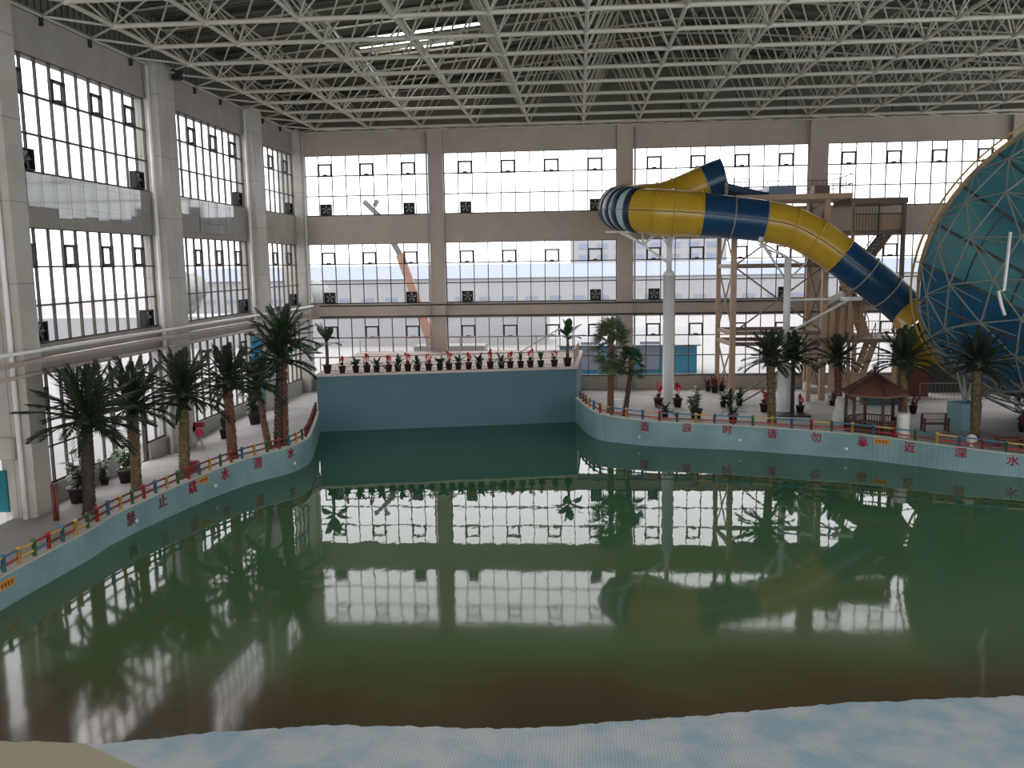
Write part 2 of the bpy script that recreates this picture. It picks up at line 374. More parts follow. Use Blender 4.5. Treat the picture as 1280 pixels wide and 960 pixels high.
def pool_far(x):
    if x < SF[1][0]: return SF[0][1]+(SF[1][1]-SF[0][1])*(x-SF[0][0])/(SF[1][0]-SF[0][0])
    for a, b2 in zip(RC, RC[1:]):
        if a.x <= x <= b2.x: return a.y+(b2.y-a.y)*(x-a.x)/max(b2.x-a.x, 1e-6)+.04
    return RC[-1].y
wsh = MB(); wx = [-14.4+.2*i for i in range(72)] + [SF[1][0]] + [p.x for p in RC if p.x > SF[1][0]+.02] + [RIGHT]; wx = sorted(set(wx)); wk = len(wsh.v)
wx = [x for x in wx if x < 90]
for x in wx: wsh.v += [Vector((x, 4, ZW)), Vector((x, pool_far(x)+(.05 if x < SF[1][0] else 0), ZW))]
for i in range(len(wx)-1): wsh.f.append((2*i, 2*i+2, 2*i+3, 2*i+1)); wsh.sm.append(False)
wsh.build('pool_water', M['water'], kind='structure')

# beach: tiled slope coming out of the water
bm_ = mat('beach_tiles', (.42, .50, .56), .45)
N = bm_.node_tree.nodes; L = bm_.node_tree.links; b = N['Principled BSDF']
t = N.new('ShaderNodeTexCoord'); n = N.new('ShaderNodeTexNoise'); n.inputs['Scale'].default_value = 1.3; n.inputs['Detail'].default_value = 8; L.new(t.outputs['Object'], n.inputs['Vector'])
r = N.new('ShaderNodeValToRGB'); L.new(n.outputs[0], r.inputs[0]); e = r.color_ramp.elements; e[0].position = .36; e[0].color = (.37, .53, .63, 1); e[1].position = .62; e[1].color = (.62, .66, .70, 1)
s = N.new('ShaderNodeSeparateXYZ'); L.new(t.outputs['Object'], s.inputs[0])
ma = N.new('ShaderNodeMath'); ma.operation = 'MULTIPLY_ADD'; ma.inputs[1].default_value = 1.75; L.new(s.outputs['Y'], ma.inputs[0]); L.new(s.outputs['X'], ma.inputs[2])   # X + .75 Y
lt = N.new('ShaderNodeMapRange'); lt.inputs['From Min'].default_value = 15.52; lt.inputs['From Max'].default_value = 15.6; L.new(ma.outputs[0], lt.inputs[0])
mx = N.new('ShaderNodeMix'); mx.data_type = 'RGBA'; L.new(lt.outputs[0], mx.inputs[0]); mx.inputs[6].default_value = (.42, .37, .25, 1)
k = N.new('ShaderNodeTexBrick'); k.inputs['Scale'].default_value = 1; k.inputs['Brick Width'].default_value = .06; k.inputs['Row Height'].default_value = .06; k.inputs['Mortar Size'].default_value = .008; k.offset = 0
k.inputs['Color1'].default_value = (1,1,1,1); k.inputs['Color2'].default_value = (.95,.95,.95,1); k.inputs['Mortar'].default_value = (.75,.75,.75,1); L.new(t.outputs['Object'], k.inputs['Vector'])
mk = N.new('ShaderNodeMix'); mk.data_type = 'RGBA'; mk.blend_type = 'MULTIPLY'; mk.inputs[0].default_value = 1; L.new(r.outputs[0], mk.inputs[6]); L.new(k.outputs[0], mk.inputs[7])
L.new(mk.outputs[2], mx.inputs[7]); L.new(mx.outputs[2], b.inputs['Base Color'])
WE = [(-60, 930), (0,925.5),(100,929),(130,930),(260,916),(400,906),(640,911),(850,897),(1060,878),(1280,870),(1400,866)]
WEp = [RZ(x, y, ZW) for x, y in WE]; WEp = [Vector((-24, WEp[0].y, ZW))] + WEp + [Vector((RIGHT, WEp[-1].y+1, ZW))]
def edgeY(x):
    for a, b2 in zip(WEp, WEp[1:]):
        if a.x <= x <= b2.x: return a.y+(b2.y-a.y)*(x-a.x)/(b2.x-a.x)
    return WEp[-1].y
rb = random.Random(3); rough = [rb.uniform(-1,1) for _ in range(2000)]
def jag(x):
    v = 0
    for fr, am in ((.6,.008),(1.7,.012),(4.3,.035),(11,.04)):
        u = x*fr+200; i = int(u) % 1900; f2 = u-int(u); v += am*(rough[i]*(1-f2)+rough[i+1]*f2)
    return v
bm2 = MB(); xs = [-14+ (RIGHT+14)*i/700 for i in range(701)]
rows = (-14, -5, -2.5, -1, -.4, -.15, 0, .2, .5, 1.2, 3, 7)
def beachz(x, d): return ZW - d*.055 + (.002 if d < -.1 else 0)
for (xa, xb) in zip(xs, xs[1:]):
    for da, db in zip(rows, rows[1:]):
        q = []
        for x, d in ((xa,da),(xb,da),(xb,db),(xa,db)):
            w = max(0, 1-abs(d)/.9); q.append((x, edgeY(x)+d+jag(x)*w*.75, beachz(x, d)))
        bm2.poly(q, True)
bm2.build('floor_beach', bm_, kind='structure')

# ------------------------------------------------------------------ walls
ZB_ = H+8.15
def columns_and_beams():
    wb = sroot('wall_back')
    cols = [(-17.6,-16.67),(-8.99,-8.11),(2.26,3.18),(13.39,14.4),(24.6,25.6),(35.5,36.5)]
    for a, b2 in cols: MB().box((a,YB-.28,-.6),(b2,YB+.45,ZB_)).build('column', M['beam_face'] if a > -10 else M['cladding'], wb)
    for z0, z1, nm in ((L0,ZB_,'top_beam'),(L2,L1,'upper_beam'),(L4,L3,'lower_beam'),(-.6,L5,'sill_wall')):
        MB().box((-17.5,YB,z0),(37,YB+.4,z1)).build(nm, M['beam_face'], wb)
    MB().box((-17.4,YB-.08,L5-.02),(37,YB+.05,L5+.05)).build('sill_ledge', M['frame_dark'], wb)
    wl_ = sroot('wall_left')
    # (near y, far y)
    for a, b2 in ((25.1,25.95),(34.9,36.45),(45.14,46.6),(50.9,54.0)):
        if a > 50: MB().box((-17.9,53.1,-.6),(-16.62,54.4,ZB_)).build('column', M['cladding'], wl_)
        else: MB().box((-17.5,a,-.6),(-16.5,b2,ZB_)).build('column', M['cladding'], wl_)
    MB().box((-17.6,25.2,ZB_),(-17.1,54.4,18.6)).build('dark_upper_wall', M['roof'], wl_)  # wall above the beam, given the dark roof colour
    MB().box((-17.5,YB+.1,ZB_),(37,YB+.4,20.3)).build('dark_upper_wall', M['roof'], wb)
    MB().box((-18.6,-10,-.6),(-18.0,25.1,18.4)).build('near_wall_panel', M['cladding'], wl_)
    for z0, z1, nm in ((L0,ZB_,'top_beam'),(L2,L1,'upper_beam'),(L4,L3,'lower_beam')):
        MB().box((-17.5,25.2,z0),(-17.0,54.4,z1)).build(nm, M['plaster'], wl_)
    DY0, DY1 = 31.0, 33.35
    for a, b2 in ((25.2,DY0),(DY1,54.4)): MB().box((-17.5,a,-.6),(-17.0,b2,L5)).build('sill_wall', M['plaster'], wl_)
    # loose glossy cladding panels under the upper windows
    g1 = MB(); rr = random.Random(5)
    y = 26.7; 
    while y < 34.0:
        bot = L2+.35+rr.choice((0,.12,.3,.05)); top = L1-.02 if y < 33.2 else L1-.9
        if y > 33.4: bot = L2+.7
        g1.box((-16.98,y,bot),(-16.95,min(y+.78,34.3),top)); y += .8
    g1.build('glossy_panel_strip', M['gloss_panel'], wl_)
    g1 = MB(); y = 37.3
    while y < 43.2: 
        bot = L2+.25+(0 if y > 39 else .75); g1.box((-16.98,y,bot),(-16.95,y+.95,L1-.02)); y += 1
    g1.build('glossy_panel_strip', M['gloss_panel'], wl_)
    # stub walls on the right and behind the viewer keep most of the daylight to the window sides
    wr = sroot('wall_right')
    MB().box((RIGHT,-10,14.5),(RIGHT+.5,54.4,18.4)).build('upper_wall', M['plaster'], wr)
    for yy in range(-10, 55, 9): MB().box((RIGHT,yy,-.6),(RIGHT+.6,yy+1,18.4)).build('column', M['cladding'], wr)
    MB().box((RIGHT,-10,-.6),(RIGHT+.5,54.4,2.0)).build('lower_wall', M['plaster'], wr)
columns_and_beams()

# ------------------------------------------------------------------ windows
wcount = [0]
def window(axis, a0, a1, z0, z1, pitch, vents, fm, plane, thick, depth, phase=0, skip=None):
    """axis 'x': on the back wall, spans x a0..a1; axis 'y': on the left wall."""
    wcount[0] += 1; r = sroot('window_%d' % wcount[0], (0,0,0))
    def bx(m, u0, u1, w0, w1, d=depth):
        if axis == 'x': m.box((u0,plane-d/2,w0),(u1,plane+d/2,w1))
        else: m.box((plane-d/2,u0,w0),(plane+d/2,u1,w1))
    f = MB(); n = int(round((a1-a0-phase)/pitch)); us = [a0+phase+i*pitch for i in range(n+1)] if not phase else [a1-i*pitch for i in range(int((a1-a0)/pitch)+1)][::-1]
    if not phase: pitch = (a1-a0)/n; us = [a0+i*pitch for i in range(n+1)]
    for u_ in us:
        if u_ > a0+.02 and u_ < a1-.02:
            zz = z0
            if skip and skip[0]+.05 < u_ < skip[1]-.05: zz = skip[2]
            bx(f, u_-thick/2, u_+thick/2, zz, z1)
    zs = [z0+(z1-z0)*k/3 for k in range(4)]
    for i, zz in enumerate(zs):
        segs = [(a0, a1)]
        if skip and zz < skip[2]: segs = [(a0, skip[0]), (skip[1], a1)]
        for p, q in segs: bx(f, p, q, max(zz-.03, z0), min(zz+.03, z1) if i else zz+.07)
    bx(f, a0, a0+.05, z0, z1); bx(f, a1-.05, a1, z0, z1)
    f.build('window_frame', fm, r)
    p = MB()
    if axis == 'x': p.poly([(a0,plane+.02,z0),(a1,plane+.02,z0),(a1,plane+.02,z1),(a0,plane+.02,z1)])
    elif skip:
        x = plane-.02
        p.poly([(x,a0,z0),(x,skip[0],z0),(x,skip[0],z1),(x,a0,z1)]); p.poly([(x,skip[1],z0),(x,a1,z0),(x,a1,z1),(x,skip[1],z1)]); p.poly([(x,skip[0],skip[2]),(x,skip[1],skip[2]),(x,skip[1],z1),(x,skip[0],z1)])
    else: x = plane-.02; p.poly([(x,a0,z0),(x,a1,z0),(x,a1,z1),(x,a0,z1)])
    p.build('glass_pane', M['glass'], r)
    for k in vents:
        if k+1 >= len(us): continue
        u0, u1 = us[k], us[k+1]; rh = (z1-z0)/3; w0 = z1-rh; w1 = w0+rh*.56; v = MB(); th = .045
        for q in ((u0,u1,w0-th,w0+th),(u0,u1,w1-th,w1+th),(u0,u0+2*th,w0,w1),(u1-2*th,u1,w0,w1)): bx(v, *q, d=depth+.05)
        bx(v, (u0+u1)/2-.12, (u0+u1)/2+.12, w0, w0+.1, d=depth+.12)
        v.build('vent_sash', M['frame_dark'], r)
    return us
bays = [(-16.67,-8.99,9,(1,4,7)),(-8.11,2.26,12,(1,4,7,10)),(3.18,13.39,12,(1,4,7,10)),(14.4,24.6,12,(1,4,7,10)),(25.6,35.5,12,(1,4,7,10))]
rowsz = [(L1,L0),(L3,L2),(L5,L4)]
fan_spots = []
rn = ['upper','middle','ground']
bn = ['back wall left of the stage column','back wall behind stage right half','back wall behind the slide','back wall beside the blue funnel']
for bi, (a, b2, n, v) in enumerate(bays):
    for ri, (z0, z1) in enumerate(rowsz):
        us = window('x', a, b2, z0, z1, (b2-a)/n, v, M['frame_dark'], YB+.2, .045 if ri == 0 else .045, .10)
        if ri < 2 and bi < 4:
            for side, k in (('left', 1), ('right', 10 if n == 12 else 7)):
                if (bi, ri, side) in ((3,0,'left'),(3,0,'right'),(3,1,'right'),(2,0,'right'),(2,0,'left')): continue
                fan_spots.append(('x', us[k]+.12, z0+.06, '%s end of the %s row, %s' % (side, rn[ri], bn[bi])))
lb = [(25.95, 34.9, .782, 12), (36.45, 45.13, .787, 10), (46.6, 53.1, .80, 7)]
lname = ['nearest bay','second bay','far bay']
for bi, (a, b2, p, n) in enumerate(lb):
    for ri, (z0, z1) in enumerate(rowsz):
        skip = (31.0, 33.35, 2.45) if (bi == 0 and ri == 2) else None
        nn = int((b2-a)/p); us = [b2-i*p for i in range(nn+1)][::-1]
        vents = [i for i in range(len(us)-1) if (len(us)-2-i) % 3 == 1]
        window('y', a, b2, z0, z1, p, vents, M['frame_grey'], XL-.12, .06, .09, phase=.01, skip=skip)
        if ri < 2: fan_spots.append(('y', b2-1.2, z0+.06, 'far end of the %s row, %s of left wall' % (rn[ri], lname[bi])))
fan_spots.append(('y', 26.6, L1+.06, 'near end of the upper row, left wall'))
fan_spots.append(('y', 26.55, L3+.06, 'near end of the middle row, left wall'))
# door in the left wall
dr = sroot('door_1'); d = MB()
for y in (31.0, 32.12, 33.25): d.box((XL-.25,y,ZF-.02),(XL-.1,y+.1,2.45))
d.box((XL-.25,31.0,2.35),(XL-.1,33.35,2.5)).box((XL-.25,31.0,ZF-.02),(XL-.1,33.35,.05)); d.box((XL-.25,31,2.0),(XL-.12,33.35,2.05))
d.build('door_frame', M['frame_dark'], dr); MB().poly([(XL-.2,31,0),(XL-.2,33.35,0),(XL-.2,33.35,2.4),(XL-.2,31,2.4)]).build('glass_pane', M['glass'], dr)
for y in (32.0, 32.32): MB().tube([(XL-.05,y,.85),(XL-.02,y,.9),(XL-.02,y,1.3),(XL-.05,y,1.35)], .015, 6).build('door_handle', M['steel'], dr)

# exhaust fans
def make_fan():
    r = thing('exhaust_fan', '', 'fan', (0,0,0), 'square exhaust fans at the window bottoms')
    m = MB(); w = .66
    for q in (((0,-.15,0),(w,.12,.05)),((0,-.15,w-.05),(w,.12,w)),((0,-.15,0),(.05,.12,w)),((w-.05,-.15,0),(w,.12,w))): m.box(*q)
    m.box((0,.05,0),(w,.1,w)); m.build('housing', M['black'], r)
    bl = MB(); c = Vector((w/2,-.05,w/2))
    for k in range(5):
        a = 2*PI*k/5; d1 = Vector((math.cos(a),0,math.sin(a))); d2 = Vector((math.cos(a+.55),0,math.sin(a+.55)))
        bl.poly([c+d1*.05, c+d1*.27+Vector((0,-.03,0)), c+d2*.27+Vector((0,.03,0)), c+d2*.06])
    bl.lathe([(.05,-.02),(.05,.02)], c, 8); bl.build('blade', M['steel'], r)
    return r
f0 = make_fan()
for i, (ax, u_, z, where) in enumerate(fan_spots):
    o = f0 if i == 0 else copy_tree(f0)
    if ax == 'x': o.location = (u_, YB+.08, z)
    else: o.location = (XL-.12, u_, z); o.rotation_euler = (0,0,PI/2)
    o['label'] = 'black exhaust fan, '+where

# ------------------------------------------------------------------ roof, skylights, space frame
def roofz(x): return H+10.1+.09*(x+17) if x < 6 else H+10.1+.09*23-.09*(x-6)
sky = [(-11.2,-4.4,42.9,43.55),(-11.2,-4.4,43.8,45.0),(-10.9,-6.2,45.5,46.3),(-10.6,-5.2,46.7,47.4),(-11.6,-5.0,38.5,39.3)]
rf = MB(); ysx = sorted({-10.5, 54.4} | {v for s_ in sky for v in s_[2:]}); xsx = sorted({-18.0, 6.0, RIGHT+.5} | {v for s_ in sky for v in s_[:2]})
for x0, x1 in zip(xsx, xsx[1:]):
    for y0, y1 in zip(ysx, ysx[1:]):
        cx, cy = (x0+x1)/2, (y0+y1)/2
        if any(s_[0] < cx < s_[1] and s_[2] < cy < s_[3] for s_ in sky): continue
        rf.poly([(x0,y0,roofz(x0)),(x0,y1,roofz(x0)),(x1,y1,roofz(x1)),(x1,y0,roofz(x1))])
        rf.poly([(x0,y0,roofz(x0)+.2),(x1,y0,roofz(x1)+.2),(x1,y1,roofz(x1)+.2),(x0,y1,roofz(x0)+.2)])
cl = rf.build('ceiling', M['roof'], kind='structure')
for i, s_ in enumerate(sky):
    wcount[0] += 1; m = MB().poly([(s_[0],s_[2],roofz(s_[0])+.05),(s_[1],s_[2],roofz(s_[1])+.05),(s_[1],s_[3],roofz(s_[1])+.05),(s_[0],s_[3],roofz(s_[0])+.05)])
    m.build('window_%d' % wcount[0], M['skyglass'], kind='structure')
pr = sroot('roof_purlins')
for i in range(28):
    y = 53.6-1.42*i; m = MB(); m.bar((-17,y,roofz(-17)-.12),(6,y,roofz(6)-.12),.08,.16); m.bar((6,y,roofz(6)-.12),(RIGHT,y,roofz(RIGHT)-.12),.08,.16); m.build('purlin', M['roof'], pr)
DX, DY = 3.12, 2.84; ZB = H+8.0
bx_ = [.3+DX*k for k in range(-5, 11)]; by_ = [52.3-DY*k for k in range(0, 16)]
tx_ = [.3+DX*(k+.5) for k in range(-6, 11)]; ty_ = [52.3-DY*(k-.5) for k in range(0, 17)]
ty_[0] = 53.7
def tz(x): return roofz(x)-.45
sf = sroot('space_frame')
def rod(m, a, b2, r, n=6): m.tube([a, b2], r, n, cap=False)
for x in bx_: m = MB(); rod(m, (x,by_[-1],ZB), (x,by_[0],ZB), .075, 7); m.build('bottom_chord', M['truss'], sf)
for y in by_: m = MB(); rod(m, (bx_[0],y,ZB), (bx_[-1],y,ZB), .085, 7); m.build('bottom_cross_chord', M['truss'], sf)
for x in tx_: m = MB(); rod(m, (x,ty_[-1],tz(x)), (x,ty_[0],tz(x)), .05); m.build('top_chord', M['truss'], sf)
for y in ty_:
    m = MB()
    for x0, x1 in zip(tx_, tx_[1:]): rod(m, (x0,y,tz(x0)), (x1,y,tz(x1)), .05)
    m.build('top_cross_chord', M['truss'], sf)
for j, y in enumerate(by_):
    m = MB()
    for x in bx_:
        for xx in (x-DX/2, x+DX/2):
            for yy in (ty_[j], ty_[j+1]): rod(m, (x,y,ZB), (xx,yy,tz(xx)), .04, 5)
    m.build('diagonal_web', M['truss'], sf)
nd = MB()
for x in bx_:
    for y in by_: nd.lathe([(.01,-.12),(.09,-.09),(.12,0),(.09,.09),(.01,.12)], (x,y,ZB), 8)
nd.build('ball_nodes', M['truss'], sf, kind='stuff')
m = MB(); rod(m, (-16.9,8,ZB), (-16.9,53.8,ZB), .05); rod(m, (-16.9,53.7,ZB), (RIGHT,53.7,ZB), .05); m.build('edge_chord', M['truss'], sf)
m = MB()
for y in by_:
    for yy in (y-DY/2, y+DY/2): rod(m, (bx_[0],y,ZB), (-16.9,yy,ZB), .045)
for x in bx_:
    for xx in (x-DX/2, x+DX/2): rod(m, (x,by_[0],ZB), (xx,53.7,ZB), .045)
m.build('edge_brace', M['truss'], sf)
m = MB()
for y in by_: m.box((-17.0,y-DY/2-.04,ZB-.3),(-16.88,y-DY/2+.04,ZB+.02))
m.build('bearing_bracket', M['frame_dark'], sf)

# ------------------------------------------------------------------ pipes
def pipe(name, pts, r, m, label, cat, group=None):
    return tag(MB().tube(pts, r, 8).build(name, m, origin=pts[0]), label, cat, group)
for i, (x, z0) in enumerate(((-16.55,0),(-9.05,L5),(3.3,L5),(13.3,L5))):
    z0 = ZS if i in (0,1) else ZF
    pipe('downpipe', [(x,YB-.36,z0+.02),(x,YB-.36,ZB-.2)], .055, M['rail'] if i else M['white'], 'thin vertical downpipe on the back wall at the '+['left corner of the hall','column above the left of the stage','column beside the slide loop','column behind the slide platform'][i], 'pipe', 'downpipes on the back wall')
for i, (y, wh) in enumerate(((24.98,'nearest'),(34.78,'second'),(45.02,'third'))):
    pipe('downpipe', [(-16.8,y,ZF+.1),(-16.8,y,ZB-.1)], .08, M['white'], 'pale vertical downpipe on the %s column of the left wall' % wh, 'pipe', 'downpipes on the left wall')
for k, (z, wh) in enumerate(((L3-.08,'upper'),(L4+.12,'lower'))):
    o = tag(MB().tube([(-16.3,10,z),(-16.3,53.45,z)], .06, 8).build('service_pipe', M['white_steel'] if k == 0 else M['rail'], origin=(-16.3,10,z)), '%s long horizontal service pipe running along the left wall' % wh, 'pipe', 'service pipes on the left wall')
    o = tag(MB().tube([(-15.9,YB-.45,z),(RIGHT,YB-.45,z)], .05, 8).build('service_pipe', M['frame_dark'], origin=(-15.9,YB-.45,z)), '%s long dark horizontal pipe running along the back wall beam' % wh, 'pipe', 'service pipes on the back wall')
m = MB().box((-16.46,10,L3-.45),(-16.22,53.2,L3-.32)); tag(m.build('cable_tray', M['rail'], origin=(-15.95,10,L3-.45)), 'flat grey cable tray between the two pipes along the left wall', 'cable tray')

# lamp on the left wall column
lt_ = thing('floodlight', 'small dark floodlight hanging under the roof by the second left column', 'light', tuple(RX(221,92,-16.2)))
p = parent_world(lt_); MB().cbox((p.x,p.y,p.z-.25), .35,.25,.4).build('lamp_head', M['black'], lt_); MB().bar((p.x,p.y-.2,p.z),(-16.5,p.y-.2,p.z),.07).build('bracket', M['steel'], lt_)

# boards and banner on the left
p0 = RY(-14, 588, 25.05); p1 = RY(12, 640, 25.05)
tag(MB().box((p0.x,25.02,p1.z),(p1.x,25.095,p0.z)).build('notice_board', M['teal'], origin=(p0.x,25.05,p1.z)), 'teal board low on the pier at the left edge', 'board')
tag(MB().box((-16.98,44.72,.0),(-16.5,44.88,4.0)).build('wall_banner', M['banner_blue'], origin=(-16.7,45.0,0)), 'tall blue banner on the third column of the left wall', 'banner')
m = MB().box((-17.95,24.9,1.95),(-16.95,25.09,2.6)); 
tag(m.build('wall_ledge', M['cladding'], origin=(-16.5,24.4,1.95)), 'stone ledge block on the pier above the teal board', 'ledge')
# red pipe bundle by the near column
q = RD(69, 651); tag(MB().tube([q, (q.x,q.y,q.z+1.1)], .05, 8).tube([(q.x+.1,q.y,q.z),(q.x+.1,q.y,q.z+1.1)], .04, 8).bar((q.x-.03,q.y,q.z+1.1),(q.x+.13,q.y,q.z+1.1),.08).build('standpipe', M['fence_maroon'], origin=q), 'red-brown standpipe beside the nearest left column', 'pipe')

# ------------------------------------------------------------------ stage railings
def railing(name, pts, z, h, label, post_w=.05, bal=.14, m=M['rail'], low=None, mid=None):
    r = thing(name, label, 'railing', (pts[0][0],pts[0][1],z))
    t_ = MB(); b_ = MB(); nn = 0
    for (x0,y0),(x1,y1) in zip(pts, pts[1:]):
        t_.bar((x0,y0,z+h),(x1,y1,z+h),.05,.05)
        t_.bar((x0,y0,z+.08),(x1,y1,z+.08),.03,.03)
        if mid: t_.bar((x0,y0,z+mid),(x1,y1,z+mid),.03,.03)
        ln = math.hypot(x1-x0, y1-y0); k = max(1, int(ln/2.0))
        for i in range(k+1):
            x, y = x0+(x1-x0)*i/k, y0+(y1-y0)*i/k; MB().bar((x,y,z+.01),(x,y,z+h+.03),post_w).build('post', m, r)
        kk = int(ln/bal)
        for i in range(kk): x, y = x0+(x1-x0)*i/kk, y0+(y1-y0)*i/kk; b_.bar((x,y,z+.05),(x,y,z+(low or h)),.015)
    t_.build('rail', m, r); b_.build('balusters', m, r, kind='stuff'); return r
def onstage(t, back): # point along the stage front edge, set back
    return (SF[0][0]+(SF[1][0]-SF[0][0])*t - .2*back*0, SF[0][1]+(SF[1][1]-SF[0][1])*t + back)
railing('front_railing', [onstage(.0+.005,.55), onstage(.99,.55)], ZS, .75, 'low pinkish railing behind the row of potted plants along the stage front', mid=.42, low=.3)
railing('side_railing', [onstage(.99,.6), (-.05,50.5)], ZS, .8, 'pinkish railing along the right side of the stage')
railing('back_railing', [(-13.4,YB-.7),(-7.2,YB-.7)], ZS, .95, 'pale railing at the back of the stage, left length by the windows', m=M['rail'])
railing('back_railing', [(-7.2,YB-.9),(-.3,YB-.9)], ZS, .95, 'pale railing at the back of the stage, right length by the windows', m=M['rail'])
tag(MB().bar((-3.6,52.4,ZS),(-1.4,52.4,ZS+1.3),.06).bar((-1.4,52.4,ZS+1.3),(-.4,52.4,ZS+1.3),.06).bar((-3.6,52.4,ZS),(-3.6,52.4,ZS+.8),.05).bar((-1.4,52.4,ZS),(-1.4,52.4,ZS+1.3),.05).bar((-.4,52.4,ZS),(-.4,52.4,ZS+1.3),.05).build('stair_handrail', M['rail'], origin=(-3.6,52.4,ZS)), 'sloping handrail standing at the right back of the stage', 'handrail')

# ------------------------------------------------------------------ plants
def leaf(m, base, az, up, length, width, droop=.5, n=5, fold=.0):
    d = Vector((math.cos(az), math.sin(az), 0)); side = Vector((-d.y, d.x, 0)); L_, R_ = [], []
    for i in range(n+1):
        t = i/n; p = Vector(base) + d*(length*t*math.cos(up)) + Vector((0,0,length*(t*math.sin(up)-droop*t*t))); w = width*math.sin(PI*min(1, t*.92+.06))*.5
        L_.append(p-side*w+Vector((0,0,w*fold))); R_.append(p+side*w+Vector((0,0,w*fold)))
    for i in range(n): m.poly([L_[i],R_[i],R_[i+1],L_[i+1]], True)
def pot(m, r=.16, h=.32, c=(0,0,0)): m.lathe([(r*.72,0),(r*.98,h*.88),(r*1.12,h*.88),(r*1.12,h),(r*.9,h),(r*.85,h*.9)], c, 14)
def plant(kind, seed, s=1.0):
    rr = random.Random(seed); P = []
    m = MB(); pot(m, .16*s if kind != 'bush' else .22*s, (.32 if kind != 'bush' else .38)*s); P.append(('pot', m, M['pot'] if kind != 'red' else M['pot_brown']))
    lf = MB()
    if kind == 'red':
        for i in range(11): leaf(lf, (0,0,.28*s), rr.uniform(0,6.3), rr.uniform(.6,1.2), rr.uniform(.3,.45)*s, .06*s, .35)
        P.append(('leaves', lf, M['leaf'])); fl = MB()
        for i in range(5):
            a = rr.uniform(0,6.3); b0 = Vector((math.cos(a)*.10*s*(i>0), math.sin(a)*.10*s*(i>0), .45*s+rr.uniform(0,.25)*s))
            fl.tube([(0,0,.3*s), b0], .012*s, 5)
            for k in range(7): leaf(fl, b0+Vector((0,0,.02*k*s)), k*2.4, rr.uniform(.5,1.2), .13*s, .07*s, .2, 3)
        P.append(('red_bract', fl, M['flower']))
    elif kind == 'green':
        for i in range(20): leaf(lf, (0,0,.28*s), rr.uniform(0,6.3), rr.uniform(.4,1.4), rr.uniform(.45,.85)*s, .15*s, rr.uniform(.3,.7))
        P.append(('leaves', lf, M['leaf']))
    elif kind == 'upright':
        for i in range(12): leaf(lf, (0,0,.28*s), rr.uniform(0,6.3), rr.uniform(1.0,1.45), rr.uniform(.45,.75)*s, .10*s, .25)
        P.append(('leaves', lf, M['leaf']))
    elif kind == 'banana':
        st_ = MB().tube([(0,0,.3*s),(.02,0,.9*s),(0,.02,1.25*s)], [.07*s,.05*s,.04*s], 8); P.append(('stem', st_, M['bark']))
        for i in range(10): leaf(lf, (0,0,(1.0+.03*i)*s), i*2.4+rr.uniform(-.3,.3), rr.uniform(.6,1.4) if i > 3 else rr.uniform(.1,.4), rr.uniform(.75,.95)*s, .36*s, rr.uniform(.12,.35), 7, .3)
        P.append(('leaves', lf, M['leaf']))
    elif kind == 'bush':
        st_ = MB()
        for i in range(9):
            a = rr.uniform(0,6.3); top = Vector((math.cos(a)*rr.uniform(.1,.34), math.sin(a)*rr.uniform(.1,.34), rr.uniform(.65,1.25)))*s
            st_.tube([(0,0,.3*s), top], .012*s, 5)
            for k in range(11):
                t = rr.uniform(.3,1); leaf(lf, Vector((0,0,.3*s)).lerp(top, t), rr.uniform(0,6.3), rr.uniform(-.1,.8), rr.uniform(.18,.32)*s, .16*s, .35, 4)
        P.append(('stem', st_, M['bark'])); P.append(('leaves', lf, M['leaf_light'] if seed % 2 else M['leaf']))
    elif kind == 'redbush':
        for i in range(26): leaf(lf, (rr.uniform(-.1,.1)*s,rr.uniform(-.1,.1)*s,.3*s), rr.uniform(0,6.3), rr.uniform(.6,1.4), rr.uniform(.4,.75)*s, .07*s, .25)
        P.append(('leaves', lf, mat_redleaf))
    return P
mat_redleaf = mat('red_foliage', (.20, .03, .035), .6, noise=(.07, .045, .03), scale=9)
proto = {}
def place_plant(kind, seed, loc, label, cat='potted plant', group=None, s=1.0, rz=0, name=None):
    key = (kind, seed)
    if key not in proto: proto[key] = [(n_, m_.mesh(n_, mt_), mt_) for n_, m_, mt_ in plant(kind, seed)]
    r = thing(name or {'red':'potted_bromeliad','banana':'potted_banana_plant'}.get(kind, 'potted_plant'), label, cat, loc, group)
    r.scale = (s, s, s); r.rotation_euler = (0,0,rz)
    for n_, me, _ in proto[key]:
        o = bpy.data.objects.new(n_, me); C.objects.link(o); o.parent = r
    return r
SD = Vector((SF[1][0]-SF[0][0], SF[1][1]-SF[0][1], 0))
def stage_pt(px, back=.22):
    d = ray(px, 464); a = Vector((SF[0][0], SF[0][1]+back, 0)); t = 0
    # intersection in plan of the ray with the line a + SD*t
    den = d.x*SD.y - d.y*SD.x; k = (a.x*SD.y - a.y*SD.x)/den; return Vector((d.x*k, d.y*k, ZS))
row = [(428,'red'),(445,'green'),(459,'red'),(471,'green'),(486,'red'),(497.5,'green'),(510,'red'),(522,'green'),(536,'red'),(550,'green'),(561.5,'red'),(573,'green'),(586,'red'),(599,'green'),(613,'red'),(627,'green'),(638,'red'),(651,'upright'),(663,'red'),(676,'upright'),(693,'red')]
ci = {'red':0,'g':0}
for i, (px, kd) in enumerate(row):
    q = stage_pt(px)
    if kd == 'red': lab = 'red-flowering bromeliad on the stage edge, %s of the red ones from the left' % ORD[ci['red']]; ci['red'] += 1
    else: lab = 'green leafy potted plant on the stage edge, %s of the green ones from the left' % ORD[ci['g']]; ci['g'] += 1
    place_plant(kd, i % 4, q, lab, group='potted plants in a row on the stage edge', s=1.12 if kd == 'red' else 1.08, rz=i*1.3)
place_plant('banana', 1, stage_pt(409.5,.3), 'tall banana plant in a pot at the left end of the stage', s=1.33, group='banana plants on the stage corners')
